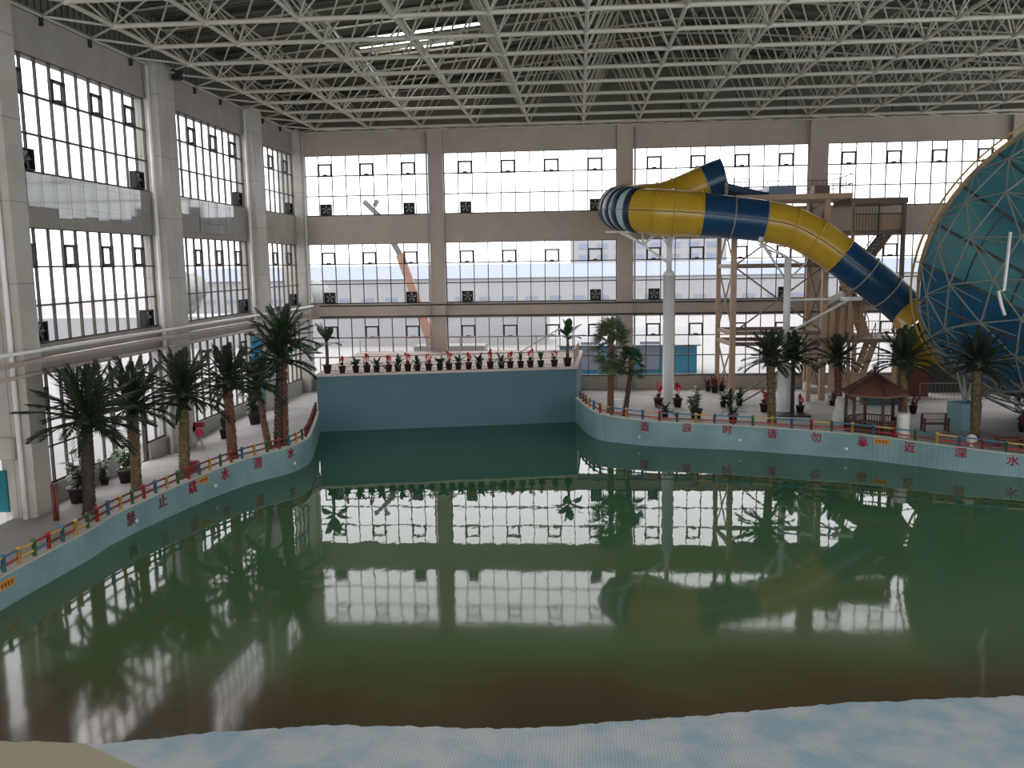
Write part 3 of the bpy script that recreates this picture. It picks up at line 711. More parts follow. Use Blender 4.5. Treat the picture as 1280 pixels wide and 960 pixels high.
place_plant('banana', 5, stage_pt(709.5,.3), 'tall banana plant in a pot at the right end of the stage', s=1.33, rz=.8, group='banana plants on the stage corners')
deck_plants = [
 (98,628,'bush',2,1.35,'large bushy potted plant under the window behind the nearest left palm'),
 (131,606,'bush',6,.75,'small leafy potted plant right of the nearest left palm trunk'),
 (158,603,'bush',3,1.25,'bushy potted plant beside the glass door in the left wall'),
 (281,548,'upright',2,1.35,'slim dark potted plant by the left wall under the second bay windows'),
 (319,530,'bush',4,1.45,'bushy potted plant in front of the blue banner column'),
 (823,509,'red',1,1.5,'red bromeliad in a dark pot left of the white slide post'),
 (847,509,'red',2,1.5,'red bromeliad in a dark pot right of the white slide post'),
 (831,523,'green',3,1.1,'small green potted plant by the fence in front of the white slide post'),
 (870,524,'bush',7,1.3,'tall leafy potted plant by the fence right of the white slide post'),
 (885,489,'redbush',1,1.1,'reddish potted shrub by the back wall, leftmost of three at the tan tower foot'),
 (893,491,'redbush',2,1.3,'reddish potted shrub by the back wall, middle of three at the tan tower foot'),
 (902,489,'redbush',3,1.15,'reddish potted shrub by the back wall, rightmost of three at the tan tower foot'),
 (904,509,'bush',2,.8,'bushy dark green potted plant in front of the tan tower, leftmost of three'),
 (912,509,'bush',4,.8,'bushy green potted plant in front of the tan tower, middle of three'),
 (924,507,'green',1,1.2,'open leafy potted plant in front of the tan tower, rightmost of three'),
 (916,529,'green',2,1.3,'green potted plant right at the fence before the tan tower'),
 (955,515,'red',3,1.4,'red bromeliad in a pot just left of the first right palm'),
 (959,506,'redbush',4,1.0,'reddish leafy pot plant behind the first right palm'),
 (1000,517,'red',0,1.3,'red bromeliad in a pot right of the thin dark palm trunk'),
 (1040,507,'bush',8,.7,'dark leafy pot plant left of the pavilion behind the wrapped palm'),
 (1141,517,'redbush',5,1.3,'dark red potted shrub right of the pavilion'),
 (1278,540,'redbush',6,1.2,'dark red potted shrub at the right edge'),
 (1273,503,'bush',10,.6,'small dark potted plant far back at the right edge')]
for x, y, kd, sd, s, lab in deck_plants: place_plant(kd, sd, RD(x, y), lab, s=s, rz=x*.7, group='potted plants on the deck')

# ------------------------------------------------------------------ palms
def frond_mesh(name, length, droop, nl, lw, ll, seed, m_):
    rr = random.Random(seed); m = MB(); n = 14; pts = []
    for i in range(n+1): t = i/n; pts.append(Vector((length*t*(1-.12*droop*t), 0, length*(-.55*droop*t*t+.10*t))))
    m.tube(pts, [.022*(1-.8*i/n)+.003 for i in range(n+1)], 5)
    for i in range(nl):
        t = .12+.88*i/nl; k = min(int(t*n), n-1); p = pts[k].lerp(pts[k+1], t*n-k); l = ll*(math.sin(PI*min(1, t*.85+.12)))**.7*rr.uniform(.85,1.1)
        for sd in (-1, 1):
            d = Vector((.85+.35*t, sd*(.75-.3*t), -.05-rr.uniform(0,.22))).normalized(); up = Vector((0,0,1)); w = d.cross(up).normalized()*lw
            m.poly([p, p+d*l*.45+w-Vector((0,0,.01)), p+d*l-Vector((0,0,l*.18)), p+d*l*.45-w])
    return m.mesh(name, m_)
def fan_mesh(name, r, stem, seed, m_):
    rr = random.Random(seed); m = MB(); c = Vector((stem,0,-.06*stem)); m.tube([(0,0,0), c], .018, 5)
    for i in range(17):
        a = -1.9+3.8*i/16; d = Vector((math.cos(a), math.sin(a), -.1-.18*abs(math.sin(a)))); l = r*rr.uniform(.85,1.05); s_ = Vector((-d.y, d.x, 0)).normalized()*.035
        m.poly([c, c+d*l*.55+s_, c+d*l-Vector((0,0,.15*l)), c+d*l*.55-s_])
    return m.mesh(name, m_)
FR = {}
for s_, lm in (('dark','leaf_dark'),('pale','leaf_grey'),('green','leaf')):
    FR[s_] = [frond_mesh('frond', 1.0, dr_, 26, .012, .30, sd, M[lm]) for dr_, sd in ((.25,1),(.45,2),(.75,3))]
    FR['fan_'+s_] = [fan_mesh('frond', .55, .55, sd, M[lm]) for sd in (1,2,3)]
def trunk(m, base, top, r0, r1, bark='bulge', seed=0, n=26):
    base = Vector(base); top = Vector(top); P = []; R = []; rr = random.Random(seed)
    for i in range(n*2+1):
        t = i/(2*n); P.append(base.lerp(top, t)); w = 1.0 if i % 2 else .88; flare = 1+.25*max(0, 1-t*8)
        R.append((r0*(1-t)+r1*t)*w*flare)
    m.tube(P, R, 12)
    return m
def studs(m, base, top, r0, r1, num, size, seed=0):
    rr = random.Random(seed); base = Vector(base); top = Vector(top)
    for i in range(num):
        t = (i+.5)/num; a = i*2.399; r = (r0*(1-t)+r1*t)*.97; d = Vector((math.cos(a), math.sin(a), 0)); s_ = Vector((-d.y, d.x, 0))*size*.55; p = base.lerp(top, t)+d*r
        tip = p+d*size*.55+Vector((0,0,size*1.0)); m.poly([p-s_, p+s_, tip]); m.poly([p+s_, p+Vector((0,0,size*.6)), tip]); m.poly([p-s_, tip, p+Vector((0,0,size*.6))]); m.poly([p-s_-Vector((0,0,size*.3)),p+s_-Vector((0,0,size*.3)),tip])
def palm(base_px, top_px, crown_len, label, nf=34, style='dark', bark='bark', r0=.17, r1=.14, stud=0, seed=0, group=None, name='date_palm', base=None, span=(-.22,1.42), fan=False, stud_m='spike', spread=.95):
    b = base or RD(*base_px); tpt = RY(top_px[0], top_px[1], b.y)
    r = thing(name, label, 'palm tree', b, group)
    trunk(MB(), b-Vector((0,0,.03)), tpt, r0, r1, seed=seed).build('trunk', M[bark], r)
    sm_ = MB()
    num = int((tpt-b).length/(.055 if not stud else .075))
    studs(sm_, b+Vector((0,0,.08)), tpt, r0, r1, num*(3 if not stud else 3), .07 if not stud else stud*.75, seed)
    sm_.build('leaf_bases', M[bark] if not stud else M[stud_m], r, kind='stuff')
    MB().lathe([(r1*.7,-.25),(r1*1.5,-.05),(r1*1.55,.08),(r1*.9,.28),(.02,.4)], tpt, 10).build('crown_heart', M['leaf_dark'] if not fan else M['bark'], r)
    rr = random.Random(seed+50); key = ('fan_' if fan else '')+style
    for i in range(nf):
        t = (i+.5)/nf; el = span[0]+(span[1]-span[0])*t; az = i*2.399+rr.uniform(-.25,.25); k = 2 if el < .25 else (1 if el < .85 else 0)
        o = bpy.data.objects.new('frond', FR[key][k if not fan else i % 3]); C.objects.link(o); o.parent = r
        o.location = (tpt-b)+Vector((0,0,.02+.16*t if not fan else -spread+(spread+.15)*t)); s_ = crown_len*rr.uniform(.85,1.1)*(1-.2*max(0,el-.9)); o.scale = (s_, s_, s_)
        o.rotation_euler = (rr.uniform(-.2,.2), -el, az)
    return r
GL = 'palms along the left fence'; GR = 'palms along the right fence'
palm((112,642),(108,530),1.95,'date palm with dark fronds nearest the viewer on the left deck', seed=1, r0=.19, r1=.16, bark='bark_dark', group=GL)
palm((171,612),(166,512),1.75,'date palm with dark fronds beside the glass door, second on the left deck', seed=2, r0=.17, r1=.17, bark='bark', group=GL)
palm((231,598),(229,497),1.75,'date palm with dark fronds, third from the near end of the left deck', seed=3, r0=.19, r1=.17, bark='bark', group=GL)
palm((291,573),(285,483),1.75,'date palm with a red-brown trunk, fourth from the near end of the left deck', seed=4, r0=.20, r1=.16, bark='bark_red', group=GL)
palm((336,561),(322,483),1.35,'short leaning palm with a spiky red-brown trunk beside the twin tall palms', nf=26, seed=5, r0=.14, r1=.10, bark='bark_red', stud=.11, group=GL, style='green')
palm((347,558),(349,452),1.7,'tall palm with spiky trunk, left one of the twin pair on the left deck', nf=28, seed=6, r0=.15, r1=.13, bark='bark_dark', stud=.12, group=GL, style='dark', name='tall_palm')
palm((356,556),(354,428),1.55,'tallest palm with spiky trunk, right one of the twin pair on the left deck', nf=36, seed=7, r0=.16, r1=.12, bark='bark_red', stud=.12, group=GL, style='green', name='tall_palm')
palm((763,516),(764,424),1.12,'fan palm with a slim red studded trunk by the stage corner', nf=38, seed=8, r0=.16, r1=.12, bark='bark_red', stud=.09, fan=True, style='pale', name='fan_palm', span=(-.9,1.5), group=GR)
palm((781,520),(790,452),.75,'leaning short fan palm right of the taller red-trunked one', nf=26, seed=9, r0=.13, r1=.10, bark='bark_dark', stud=.08, fan=True, style='green', name='fan_palm', span=(-.5,1.5), group=GR, spread=.35)
palm((965,530),(963,452),1.45,'date palm with golden scaly trunk in front of the lower white slide post', seed=10, r0=.19, r1=.19, bark='bark', group=GR, style='dark')
palm((990,517),(992,450),1.45,'date palm with a thin dark trunk growing from a black tray', nf=38, seed=11, r0=.09, r1=.08, bark='bark_dark', group=GR)
palm((1049,522),(1047,452),1.35,'date palm left of the pavilion with its base wrapped in white plastic', seed=12, r0=.19, r1=.15, bark='bark_red', group=GR)
palm((1128,543),(1129,455),1.5,'date palm right of the pavilion with a white painted trunk base', seed=13, r0=.18, r1=.18, bark='bark', group=GR)
palm((1218,550),(1222,458),1.5,'date palm with golden scaly trunk right of the bench', seed=14, r0=.19, r1=.20, bark='bark', group=GR)
q = RD(990,520); tag(prism(MB(), [(q.x-.8,q.y-.5),(q.x+.8,q.y-.5),(q.x+.8,q.y+.5),(q.x-.8,q.y+.5)], q.z-.02, q.z+.1).build('planter_tray', M['black'], origin=q), 'low black planter tray under the thin dark palm', 'tray')
q = RD(1049,530); m = MB(); prof = [(.34,0),(.33,.25),(.27,.6),(.22,.85),(.18,1.1),(.13,1.25)]; m.lathe(prof, q, 14)
rr = random.Random(4)
for v in m.v: v += Vector((rr.uniform(-.04,.04), rr.uniform(-.04,.04), rr.uniform(-.02,.02)))
tag(m.build('plastic_wrap', M['wrap'], origin=q), 'crumpled white plastic sheet wrapped round the palm left of the pavilion', 'plastic sheet')
q = RD(1128,546); tag(MB().lathe([(.30,0),(.29,.05),(.255,.15),(.25,.8),(.26,1.0)], q+Vector((0,-.02,0)), 16).build('trunk_sleeve', M['wrap'], origin=q), 'white sleeve round the palm trunk right of the pavilion', 'sleeve')

# ------------------------------------------------------------------ fences
FC = {'b':M['fence_blue'],'y':M['fence_yellow'],'g':M['fence_green'],'r':M['fence_red'],'m':M['fence_maroon']}
def fence(name, label, line, nrm, start, step, cols, railcols, hp=.42):
    r = thing(name, label, 'fence', line[0]); acc = 0; pos = []; target = start
    for i, (a, b2) in enumerate(zip(line, line[1:])):
        d = (b2-a).length
        while acc+d >= target: t = (target-acc)/d; p = a.lerp(b2, t)+nrm[i]*.14; pos.append(p); target += step
        acc += d
    pos = [p for p in pos if p.x < 18.6]
    for i, p in enumerate(pos):
        m = MB().lathe([(.055,0),(.055,hp-.05),(.07,hp-.05),(.07,hp),(.03,hp+.03)], p, 8); m.build('post', FC[cols[i % len(cols)] if not (p.x < -8 and p.y > 35.5) else 'm'], r)
    for i, (a, b2) in enumerate(zip(pos, pos[1:])):
        c1, c2 = railcols(i)
        MB().bar(a+Vector((0,0,hp*.86)), b2+Vector((0,0,hp*.86)), .05).build('rail', FC[c1], r)
        MB().bar(a+Vector((0,0,hp*.36)), b2+Vector((0,0,hp*.36)), .05).build('rail', FC[c2], r)
    return r
def arc_at(line, px):   # arc length where the line passes nearest a pixel column
    acc = 0; best = (1e9, 0)
    for a, b2 in zip(line, line[1:]):
        d = a-O_; x = 640+F_*d.dot(CR)/d.dot(_fw)
        if d.y > 10 and abs(x-px) < best[0]: best = (abs(x-px), acc)
        acc += (b2-a).length
    return best[1]
s0 = arc_at(LC, 10.5); s1 = arc_at(LC, 256); stl = (s1-s0)/16
def lr(i): return [('b','r'),('y','y'),('r','b'),('y','m'),('m','r'),('m','y'),('m','m')][min(i-4, 6)] if i >= 4 else ('y','g')
fence('toy_fence', 'low multicoloured post-and-rail fence along the left pool wall', LC, NL, s0-stl*4, stl, 'bygr', lr)
s0 = arc_at(RC, 802); s1 = arc_at(RC, 1199); stp = (s1-s0)/16
k0 = int(s0/stp)
cyc = 'brgy'; offc = (-k0) % 4
fence('toy_fence', 'low multicoloured post-and-rail fence along the right pool wall', RC, NR, s0-k0*stp+.001, stp, cyc[offc:]+cyc[:offc], lambda i: [('b','r'),('r','y'),('y','r'),('g','b'),('y','g'),('b','m'),('y','y'),('r','b')][(i*5+i//3) % 8])

# ------------------------------------------------------------------ lettering on the pool walls
def glyph(ch, line, nrm, px, py, size, mt, label, group):
    acc = None; best = (1e9, 0)
    for i, a in enumerate(line):
        d = a-O_; x = 640+F_*d.dot(CR)/d.dot(_fw)
        if d.y > 10 and abs(x-px) < best[0]: best = (abs(x-px), i)
    i = best[1]; a = line[i]; t = (line[min(i+1,len(line)-1)]-line[max(i-1,0)]); t.z = 0; t.normalize(); n = -nrm[i]
    p = RY(px, py, a.y); 
    # ray against wall plane
    dd = ray(px, py); k = (a-O_).dot(n)/dd.dot(n); p = O_+dd*k
    cu = bpy.data.curves.new('glyph', 'FONT'); cu.body = ch; cu.size = size; cu.extrude = .012; cu.align_x = 'CENTER'; cu.align_y = 'CENTER'; cu.offset = .006; cu.resolution_u = 3
    ob = bpy.data.objects.new('tmp', cu); C.objects.link(ob); dg = bpy.context.evaluated_depsgraph_get()
    me = bpy.data.meshes.new_from_object(ob.evaluated_get(dg)); bpy.data.objects.remove(ob); me.materials.clear(); me.materials.append(mt)
    # centre the glyph
    vs = [v.co.copy() for v in me.vertices]; cx = (min(v.x for v in vs)+max(v.x for v in vs))/2; cy = (min(v.y for v in vs)+max(v.y for v in vs))/2
    for v in me.vertices: v.co.x -= cx; v.co.y -= cy
    o = bpy.data.objects.new('wall_character', me); C.objects.link(o)
    X = t if t.cross(Vector((0,0,1))).dot(n) > 0 else -t
    Rm = Matrix(((X.x, 0, n.x), (X.y, 0, n.y), (X.z, 1, n.z))); o.matrix_world = Matrix.Translation(p+n*.014) @ Rm.to_4x4()
    tag(o, label, 'lettering', group)
for ch, px, py in zip('造浪时请勿靠近深水', (806,858.5,909.5,965,1020,1078.5,1137,1201,1266.5), (533,534.5,537,542,546.5,552,559,565.5,575.5)):
    glyph(ch, RC, NR, px, py, .44, M['red_paint'], 'red painted character %s on the right pool wall' % ch, 'red characters on the right pool wall')
wh = ['first of the six','second of the six','third of the six','fourth of the six','fifth of the six','last of the six']
for i, (ch, px, py) in enumerate(zip('禁止跳水潜水', (163.5,203,240.5,281,322,363.5), (648,625.5,609,592,578.5,566))):
    glyph(ch, LC, NL, px, py, .46, M['fence_maroon'] if i < 2 else M['red_paint'], 'dark red painted character %s, %s along the left pool wall' % (ch, wh[i]), 'red characters on the left pool wall')
def sticker(line, nrm, px, py, label, w=.62, h=.22):
    best = (1e9, 0)
    for i, a in enumerate(line):
        d = a-O_; x = 640+F_*d.dot(CR)/d.dot(_fw)
        if d.y > 10 and abs(x-px) < best[0]: best = (abs(x-px), i)
    i = best[1]; a = line[i]; t = (line[min(i+1,len(line)-1)]-line[max(i-1,0)]); t.z = 0; t.normalize(); n = -nrm[i]; dd = ray(px, py); k = (a-O_).dot(n)/dd.dot(n); p = O_+dd*k+n*.006
    r = thing('depth_label', label, 'label', p, 'orange labels on the pool walls'); z = Vector((0,0,1))
    m = MB(); m.poly([p-t*w/2-z*h/2, p+t*w/2-z*h/2, p+t*w/2+z*h/2, p-t*w/2+z*h/2]); m.poly([p-t*w/2-z*h/2-n*.02, p-t*w/2+z*h/2-n*.02, p+t*w/2+z*h/2-n*.02, p+t*w/2-z*h/2-n*.02])
    m.build('label_plate', M['orange'], r); m2 = MB()
    for k in range(4): c = p+t*(k-1.5)*w*.2+n*.01; m2.bar(c-z*h*.25, c+z*h*.25, .035, .01).bar(c-t*.045+z*h*.1, c+t*.045+z*h*.1, .02, .01)
    m2.build('label_marks', M['fence_maroon'], r)
sticker(LC, NL, 8, 730, 'orange label on the left pool wall nearest the viewer'); sticker(LC, NL, 254, 600, 'orange label on the left pool wall between the painted characters'); sticker(RC, NR, 1102, 552, 'orange label on the right pool wall below the pavilion')
# underwater lights / white nozzles at the waterline
for i, (x, y, ln, nn, lab) in enumerate(((170,651,LC,NL,'small white nozzle on the left pool wall, nearest one'),(269,607,LC,NL,'small white nozzle on the left pool wall, middle one'),(368,579,LC,NL,'small white nozzle on the left pool wall, farthest one'),(799,546,RC,NR,'small white nozzle on the right pool wall near the stage'),(925,550,RC,NR,'small white nozzle on the right pool wall below the tan tower'),(1058,561,RC,NR,'small white nozzle on the right pool wall below the pavilion'))):
    best = min(range(len(ln)), key=lambda i: abs(640+F_*(ln[i]-O_).dot(CR)/(ln[i]-O_).dot(_fw)-x) if ln[i].y > 10 else 1e9); a = ln[best]; n = -nn[best]; dd = ray(x, y); p = O_+dd*((a-O_).dot(n)/dd.dot(n))
    tag(MB().tube([p, p+n*.05], [.07,.05], 10).build('pool_nozzle', M['white'], origin=p), lab, 'nozzle', 'white nozzles on the pool walls')

# ------------------------------------------------------------------ slide
def smooth_path(pts, sub=10):
    P = [tuple(p) for p in pts]; out = []
    for i in range(len(P)-1):
        p0, p1, p2, p3 = P[max(i-1,0)], P[i], P[i+1], P[min(i+2,len(P)-1)]
        for k in range(sub):
            t = k/sub; out.append(tuple(.5*((2*b)+(c-a)*t+(2*a-5*b+4*c-d)*t*t+(3*b-a-3*c+d)*t**3) for a,b,c,d in zip(p0,p1,p2,p3)))
    out.append(P[-1]); return out
cp = []
def addp(x, y, Y, r): p = RY(x, y, Y); cp.append((p.x, p.y, p.z, r))
YF, YU = 46.8, 51.0
addp(904,223,YU,1.10); addp(890,227,YU,1.04); addp(850,244,YU,1.03); addp(826,252,YU,1.05)
pA = RY(824,253,YU); pB = RY(824,265.5,YF); cx0 = (pA.x+pB.x)/2
for k in range(1, 8):
    a = PI/2+PI*k/8; cp.append((cx0+(2.1)*math.cos(a), (YU+YF)/2+2.1*math.sin(a), pA.z+(pB.z-pA.z)*k/8, 1.13))
for x, y, Y, r in ((826,265.5,YF,1.17),(850,266.5,YF,1.15),(880,268.5,YF,1.11),(915,272,YF,1.07),(955,276.5,YF,1.05),(990,284,YF,1.02),(1022,300,46.7,1.0),(1053,322,46.6,.98),(1085,346,46.5,.97),(1115,370,46.5,.95),(1138,391,46.4,.95)): addp(x, y, Y, r)
SPth = smooth_path(cp, 8)
def px_of(p): d = Vector(p[:3])-O_; return 640+F_*d.dot(CR)/d.dot(_fw)
front0 = len(cp[:11])*8
def idx_front(x): return min(range(front0-16, len(SPth)), key=lambda i: abs(px_of(SPth[i])-x))
def idx_up(x): return min(range(0, 30), key=lambda i: abs(px_of(SPth[i])-x))
tmid = 4*8+3*8
brk = [(0,idx_up(880),'blue'),(idx_up(880),idx_up(846),'yellow'),(idx_up(846),idx_up(826),'yellow'),(idx_up(826),44,'yellow')]
a0 = 44; aF = idx_front(798)
turn = []; nT = 7; 
for k in range(nT): turn.append((int(a0+(aF-a0)*k/nT), int(a0+(aF-a0)*(k+1)/nT), 'pale'))
brk += turn
xs_ = [798,816,839,879]
ids = [aF]+[idx_front(v) for v in (818,840,877,915,954,988,1020,1050,1081,1109,1138)]
cols_ = ['yellow']*3+['blue']*2+['yellow']*3+['blue']*3
brk += [(ids[i],ids[i+1],cols_[i]) for i in range(len(ids)-1)]
slide = thing('water_slide', 'large enclosed tube slide of yellow and blue sections looping above the right deck', 'water slide', (SPth[-1][0], SPth[-1][1], SPth[-1][2]))
def ring(pt, nx, r0_, r1_, w, mt, parent, nm='flange'):
    c = Vector(pt[:3]); d = (Vector(nx[:3])-c).normalized(); m = MB(); m.tube([c-d*w, c-d*w*.99, c+d*w*.99, c+d*w], [r0_, r1_, r1_, r0_], 32, cap=False); m.build(nm, mt, parent)
for i, (a, b2, cn) in enumerate(brk):
    seg = SPth[a:b2+1]
    if len(seg) < 2: continue
    m = MB(); pts = [p[:3] for p in seg]; rs = [p[3] for p in seg]
    m.tube(pts, rs, 32, cap=False); m.tube(pts, [r-.05 for r in rs], 32, cap=False)
    so = m.build('tube_section', M[cn], slide)
    e_ = SPth[b2]; nx = SPth[min(b2+1, len(SPth)-1)] if b2 < len(SPth)-1 else SPth[b2]; pv = SPth[b2-1]
    if cn == 'pale': ring(e_, (2*e_[0]-pv[0],2*e_[1]-pv[1],2*e_[2]-pv[2]), e_[3]-.02, e_[3]+.05, .17, M['dark_band'], so, 'dark_band')
    else: ring(e_, (2*e_[0]-pv[0],2*e_[1]-pv[1],2*e_[2]-pv[2]), e_[3]-.02, e_[3]+.06, .035, M['yellow'] if cn == 'yellow' else M['steel'], so)
# horizontal seam along the side towards the viewer
def seam(a, b2, mt, off=.0):
    m = MB(); pts = []
    for i in range(a, b2+1):
        p = Vector(SPth[i][:3]); q2 = Vector(SPth[min(i+1,len(SPth)-1)][:3]); q1 = Vector(SPth[max(i-1,0)][:3]); d = (q2-q1).normalized(); s_ = d.cross(Vector((0,0,1))).normalized(); pts.append(p+s_*(SPth[i][3]+.005))
    m.tube(pts, .022, 5); m.build('seam', mt, slide)
seam(2, aF, M['steel']); seam(aF, ids[-1], M['dark_steel'])
# flared start and the open trough to the platform
e0 = SPth[0]; d0 = (Vector(SPth[0][:3])-Vector(SPth[3][:3])).normalized(); c0 = Vector(e0[:3])
m = MB(); T0 = c0-d0*.3+Vector((0,0,-.35)); T1 = RY(960, 246, 51.0)
for i in range(8):
    a, b2 = PI+PI*i/8, PI+PI*(i+1)/8
    m.poly([T0+Vector((0,1.0*math.cos(a),.95*math.sin(a)+.15)), T1+Vector((0,1.0*math.cos(a),.8*math.sin(a)+.1)), T1+Vector((0,1.0*math.cos(b2),.8*math.sin(b2)+.1)), T0+Vector((0,1.0*math.cos(b2),.95*math.sin(b2)+.15))], True)
m.build('entry_trough', M['blue'], slide)

def post(name, px, ybase, w_lo, w_hi, y_join, y_top, label, Y):
    b = RY(px, ybase, Y); b.z = deckz(b.x, b.y); r = thing(name, label, 'support post', b); j = RY(px, y_join, Y); t_ = RY(px, y_top, Y)
    MB().lathe([(w_lo*1.3,0),(w_lo*1.3,.08),(w_lo,.1),(w_lo,j.z-b.z-.1),(w_lo*1.08,j.z-b.z-.1),(w_lo*1.08,j.z-b.z),(w_lo*.6,j.z-b.z+.15)], b, 20).build('lower_tube', M['white_steel'], r)
    MB().tube([(b.x,b.y,j.z), (b.x,b.y,t_.z)], w_hi, 14).build('upper_tube', M['white_steel'], r); return r, Vector((b.x,b.y,j.z)), Vector((b.x,b.y,t_.z))
r, j, t_ = post('slide_post', 835, 503, .30, .14, 342, 293, 'tall white slide support post near the stage, left of the tan tower', 47.6)
def P3(x, y, Y): return RY(x, y, Y)
m = MB(); Yp = 47.2
for a, b2 in (((757,290),(834,290)),((776,291),(804,306)),((803,290),(804,306)),((822,291),(804,306)),((804,306),(834,328)),((781,291),(803,305)),((826,291),(834,306)),((845,290),(836,310))): m.tube([P3(*a,Yp),P3(*b2,Yp)], .055, 6)
m.build('bracket_arm', M['white_steel'], r)
r, j, t_ = post('slide_post', 980, 515, .36, .17, 457, 322, 'white slide support post behind the first right palms', 45.6)
m = MB(); Yp = 46.0
for a, b2 in (((950,302),(983,350)),((948,305),(960,312)),((960,312),(985,322)),((965,318),(952,303)),((1008,328),(985,350)),((968,328),(960,312)),((950,302),(1000,330))): m.tube([P3(*a,Yp),P3(*b2,Yp)], .05, 6)
m.tube([P3(985,375,Yp),P3(1062,373,Yp)], .07, 6).tube([P3(1066,372,Yp),P3(1000,408,Yp)], .06, 6).tube([P3(1000,408,Yp),P3(984,418,Yp)], .06, 6); m.tube([P3(950,302,Yp),P3(952,296,Yp)], .12, 8)
m.build('bracket_arm', M['white_steel'], r)
MB().cbox(P3(1064,373,Yp)+Vector((0,0,-.1)), 1.0,.3,.18).build('saddle', M['white_steel'], r)

# ------------------------------------------------------------------ tan stair and launch tower
tw = thing('slide_tower', 'tan painted steel launch tower with braces and platforms behind the slide', 'tower', RD(917, 497))
def tb(nm, a, b2, w, mt=None, h=None): return MB().bar(a, b2, w, h).build(nm, mt or M['tan'], tw)
def down(p): return Vector((p.x, p.y, ZF))
YA, YBk = 49.5, 52.6
legs = {'a':(899,YBk),'b':(918,YA),'c':(1012,YBk),'d':(1033,YA)}
LG = {k: P3(x, 290, Y) for k, (x, Y) in legs.items()}
zt_ = RY(980, 250, YA).z
for k, p in LG.items(): tb('leg', down(p), (p.x,p.y,zt_), .30 if k in 'bd' else .24, h=.30 if k in 'bd' else .24)
z1_ = RY(980, 332, YA).z; z2_ = RY(980, 416, YA).z
for z in (z1_, z2_, z2_-.6): 
    for a, b2 in (('b','d'),('a','c'),('a','b'),('c','d')): tb('beam', (LG[a].x,LG[a].y,z), (LG[b2].x,LG[b2].y,z), .16, M['brown'] if (a, b2) in (('b','d'),('a','c')) else M['tan'], .22)
def xb(a, b2, za, zb, w=.07): A, B = LG[a], LG[b2]; tb('brace', (A.x,A.y,za), (B.x,B.y,zb), w, M['brown'] if 'a' != a else M['tan']); tb('brace', (A.x,A.y,zb), (B.x,B.y,za), w, M['brown'] if 'a' != a else M['tan'])
for za, zb in ((ZF,z2_-.6),(z2_,z1_),(z1_,zt_)): xb('a','b',za,zb); xb('c','d',za,zb)
for za, zb in ((z2_,z1_),(z1_,zt_)): xb('b','d',za,zb,.08)
tb('brace', (LG['b'].x,LG['b'].y,ZF), (LG['d'].x,LG['d'].y,z2_-.6), .08, M['brown'])
# platform
x0, x1 = RY(905,250,YA).x, RY(1063,250,YA).x
MB().box((x0,YA-.4,zt_),(x1,YBk+.3,zt_+.28)).build('platform', M['tan'], tw)
MB().box((RY(960,248,YA).x,YA-.2,zt_+.28),(RY(994,248,YA).x,YBk,zt_+.75)).build('blue_kerb', M['blue'], tw)
def trail(pts, z, h, bal, mt=M['dark_steel'], w=.035):
    m = MB(); bb = MB()
    for (xa,ya),(xb_,yb) in zip(pts, pts[1:]):
        for hh in (h, h*.5): m.bar((xa,ya,z+hh),(xb_,yb,z+hh), w)
        ln = math.hypot(xb_-xa,yb-ya); k = max(1,int(ln/1.1))
        for i in range(k+1): m.bar((xa+(xb_-xa)*i/k,ya+(yb-ya)*i/k,z),(xa+(xb_-xa)*i/k,ya+(yb-ya)*i/k,z+h), w)
        if bal:
            kk = int(ln/bal)
            for i in range(kk): bb.bar((xa+(xb_-xa)*i/kk,ya+(yb-ya)*i/kk,z),(xa+(xb_-xa)*i/kk,ya+(yb-ya)*i/kk,z+h), .014)
    m.v += []; k0 = len(m.v); m.v += bb.v; m.f += [tuple(i+k0 for i in f) for f in bb.f]; m.sm += bb.sm
    m.build('railing', mt, tw)
trail([(x0,YA-.3),(RY(935,250,YA).x,YA-.3)], zt_+.28, .85, .12); trail([(RY(905,250,YBk).x,YBk+.2),(x1,YBk+.2),(x1,YA-.3),(RY(1030,250,YA).x,YA-.3)], zt_+.28, 1.0, .3)
MB().box((RY(1030,250,YA).x,51.5,zt_+.28),(RY(1050,250,YA).x,52.4,zt_+.9)).build('equipment_box', M['brown'], tw)
MB().box((RY(905,230,YA).x+.1,YA+.2,zt_+.28),(RY(911,230,YA).x,YA+.5,zt_+1.0)).build('gate_post', M['tan'], tw)
# second landing with panelled railing
l0, l1 = RY(1066,290,YA).x, RY(1129,290,YA).x; zl = RY(1090,290,YA).z; zlt = RY(1090,256,YA).z
MB().box((l0,YA,zl-.1),(l1,YBk-.1,zl+.12)).build('landing', M['brown'], tw)
MB().box((l0,YA-.03,zl+.15),(l1,YA,zl+.95)).build('landing_panel', M['tan'], tw)
m = MB()
for x in (l0, (l0+l1)/2, l1): m.bar((x,YA-.06,zl),(x,YA-.06,zlt),.06)
m.bar((l0,YA-.06,zlt),(l1,YA-.06,zlt),.06).bar((l0,YA-.06,zl+.95),(l1,YA-.06,zl+.95),.05)
for i in range(9): m.bar((l0+.15+.16*i,YA-.08,zl+.15),(l0+.15+.16*i,YA-.08,zlt-.15),.02)
m.build('landing_railing', M['dark_steel'], tw)
MB().box((RY(1062,250,YA).x,YA-.15,RY(1062,255,YA).z),(RY(1133,250,YA).x+.05,YBk,RY(1062,248,YA).z)).build('roof_beam', M['brown'], tw)
m = MB(); m.bar((l1,YA,ZF),(l1,YA,zt_),.20); m.build('leg', M['brown'], tw)
m = MB(); m.bar((l0,YA,ZF),(l0,YA,zt_),.16); m.build('leg', M['tan'], tw)
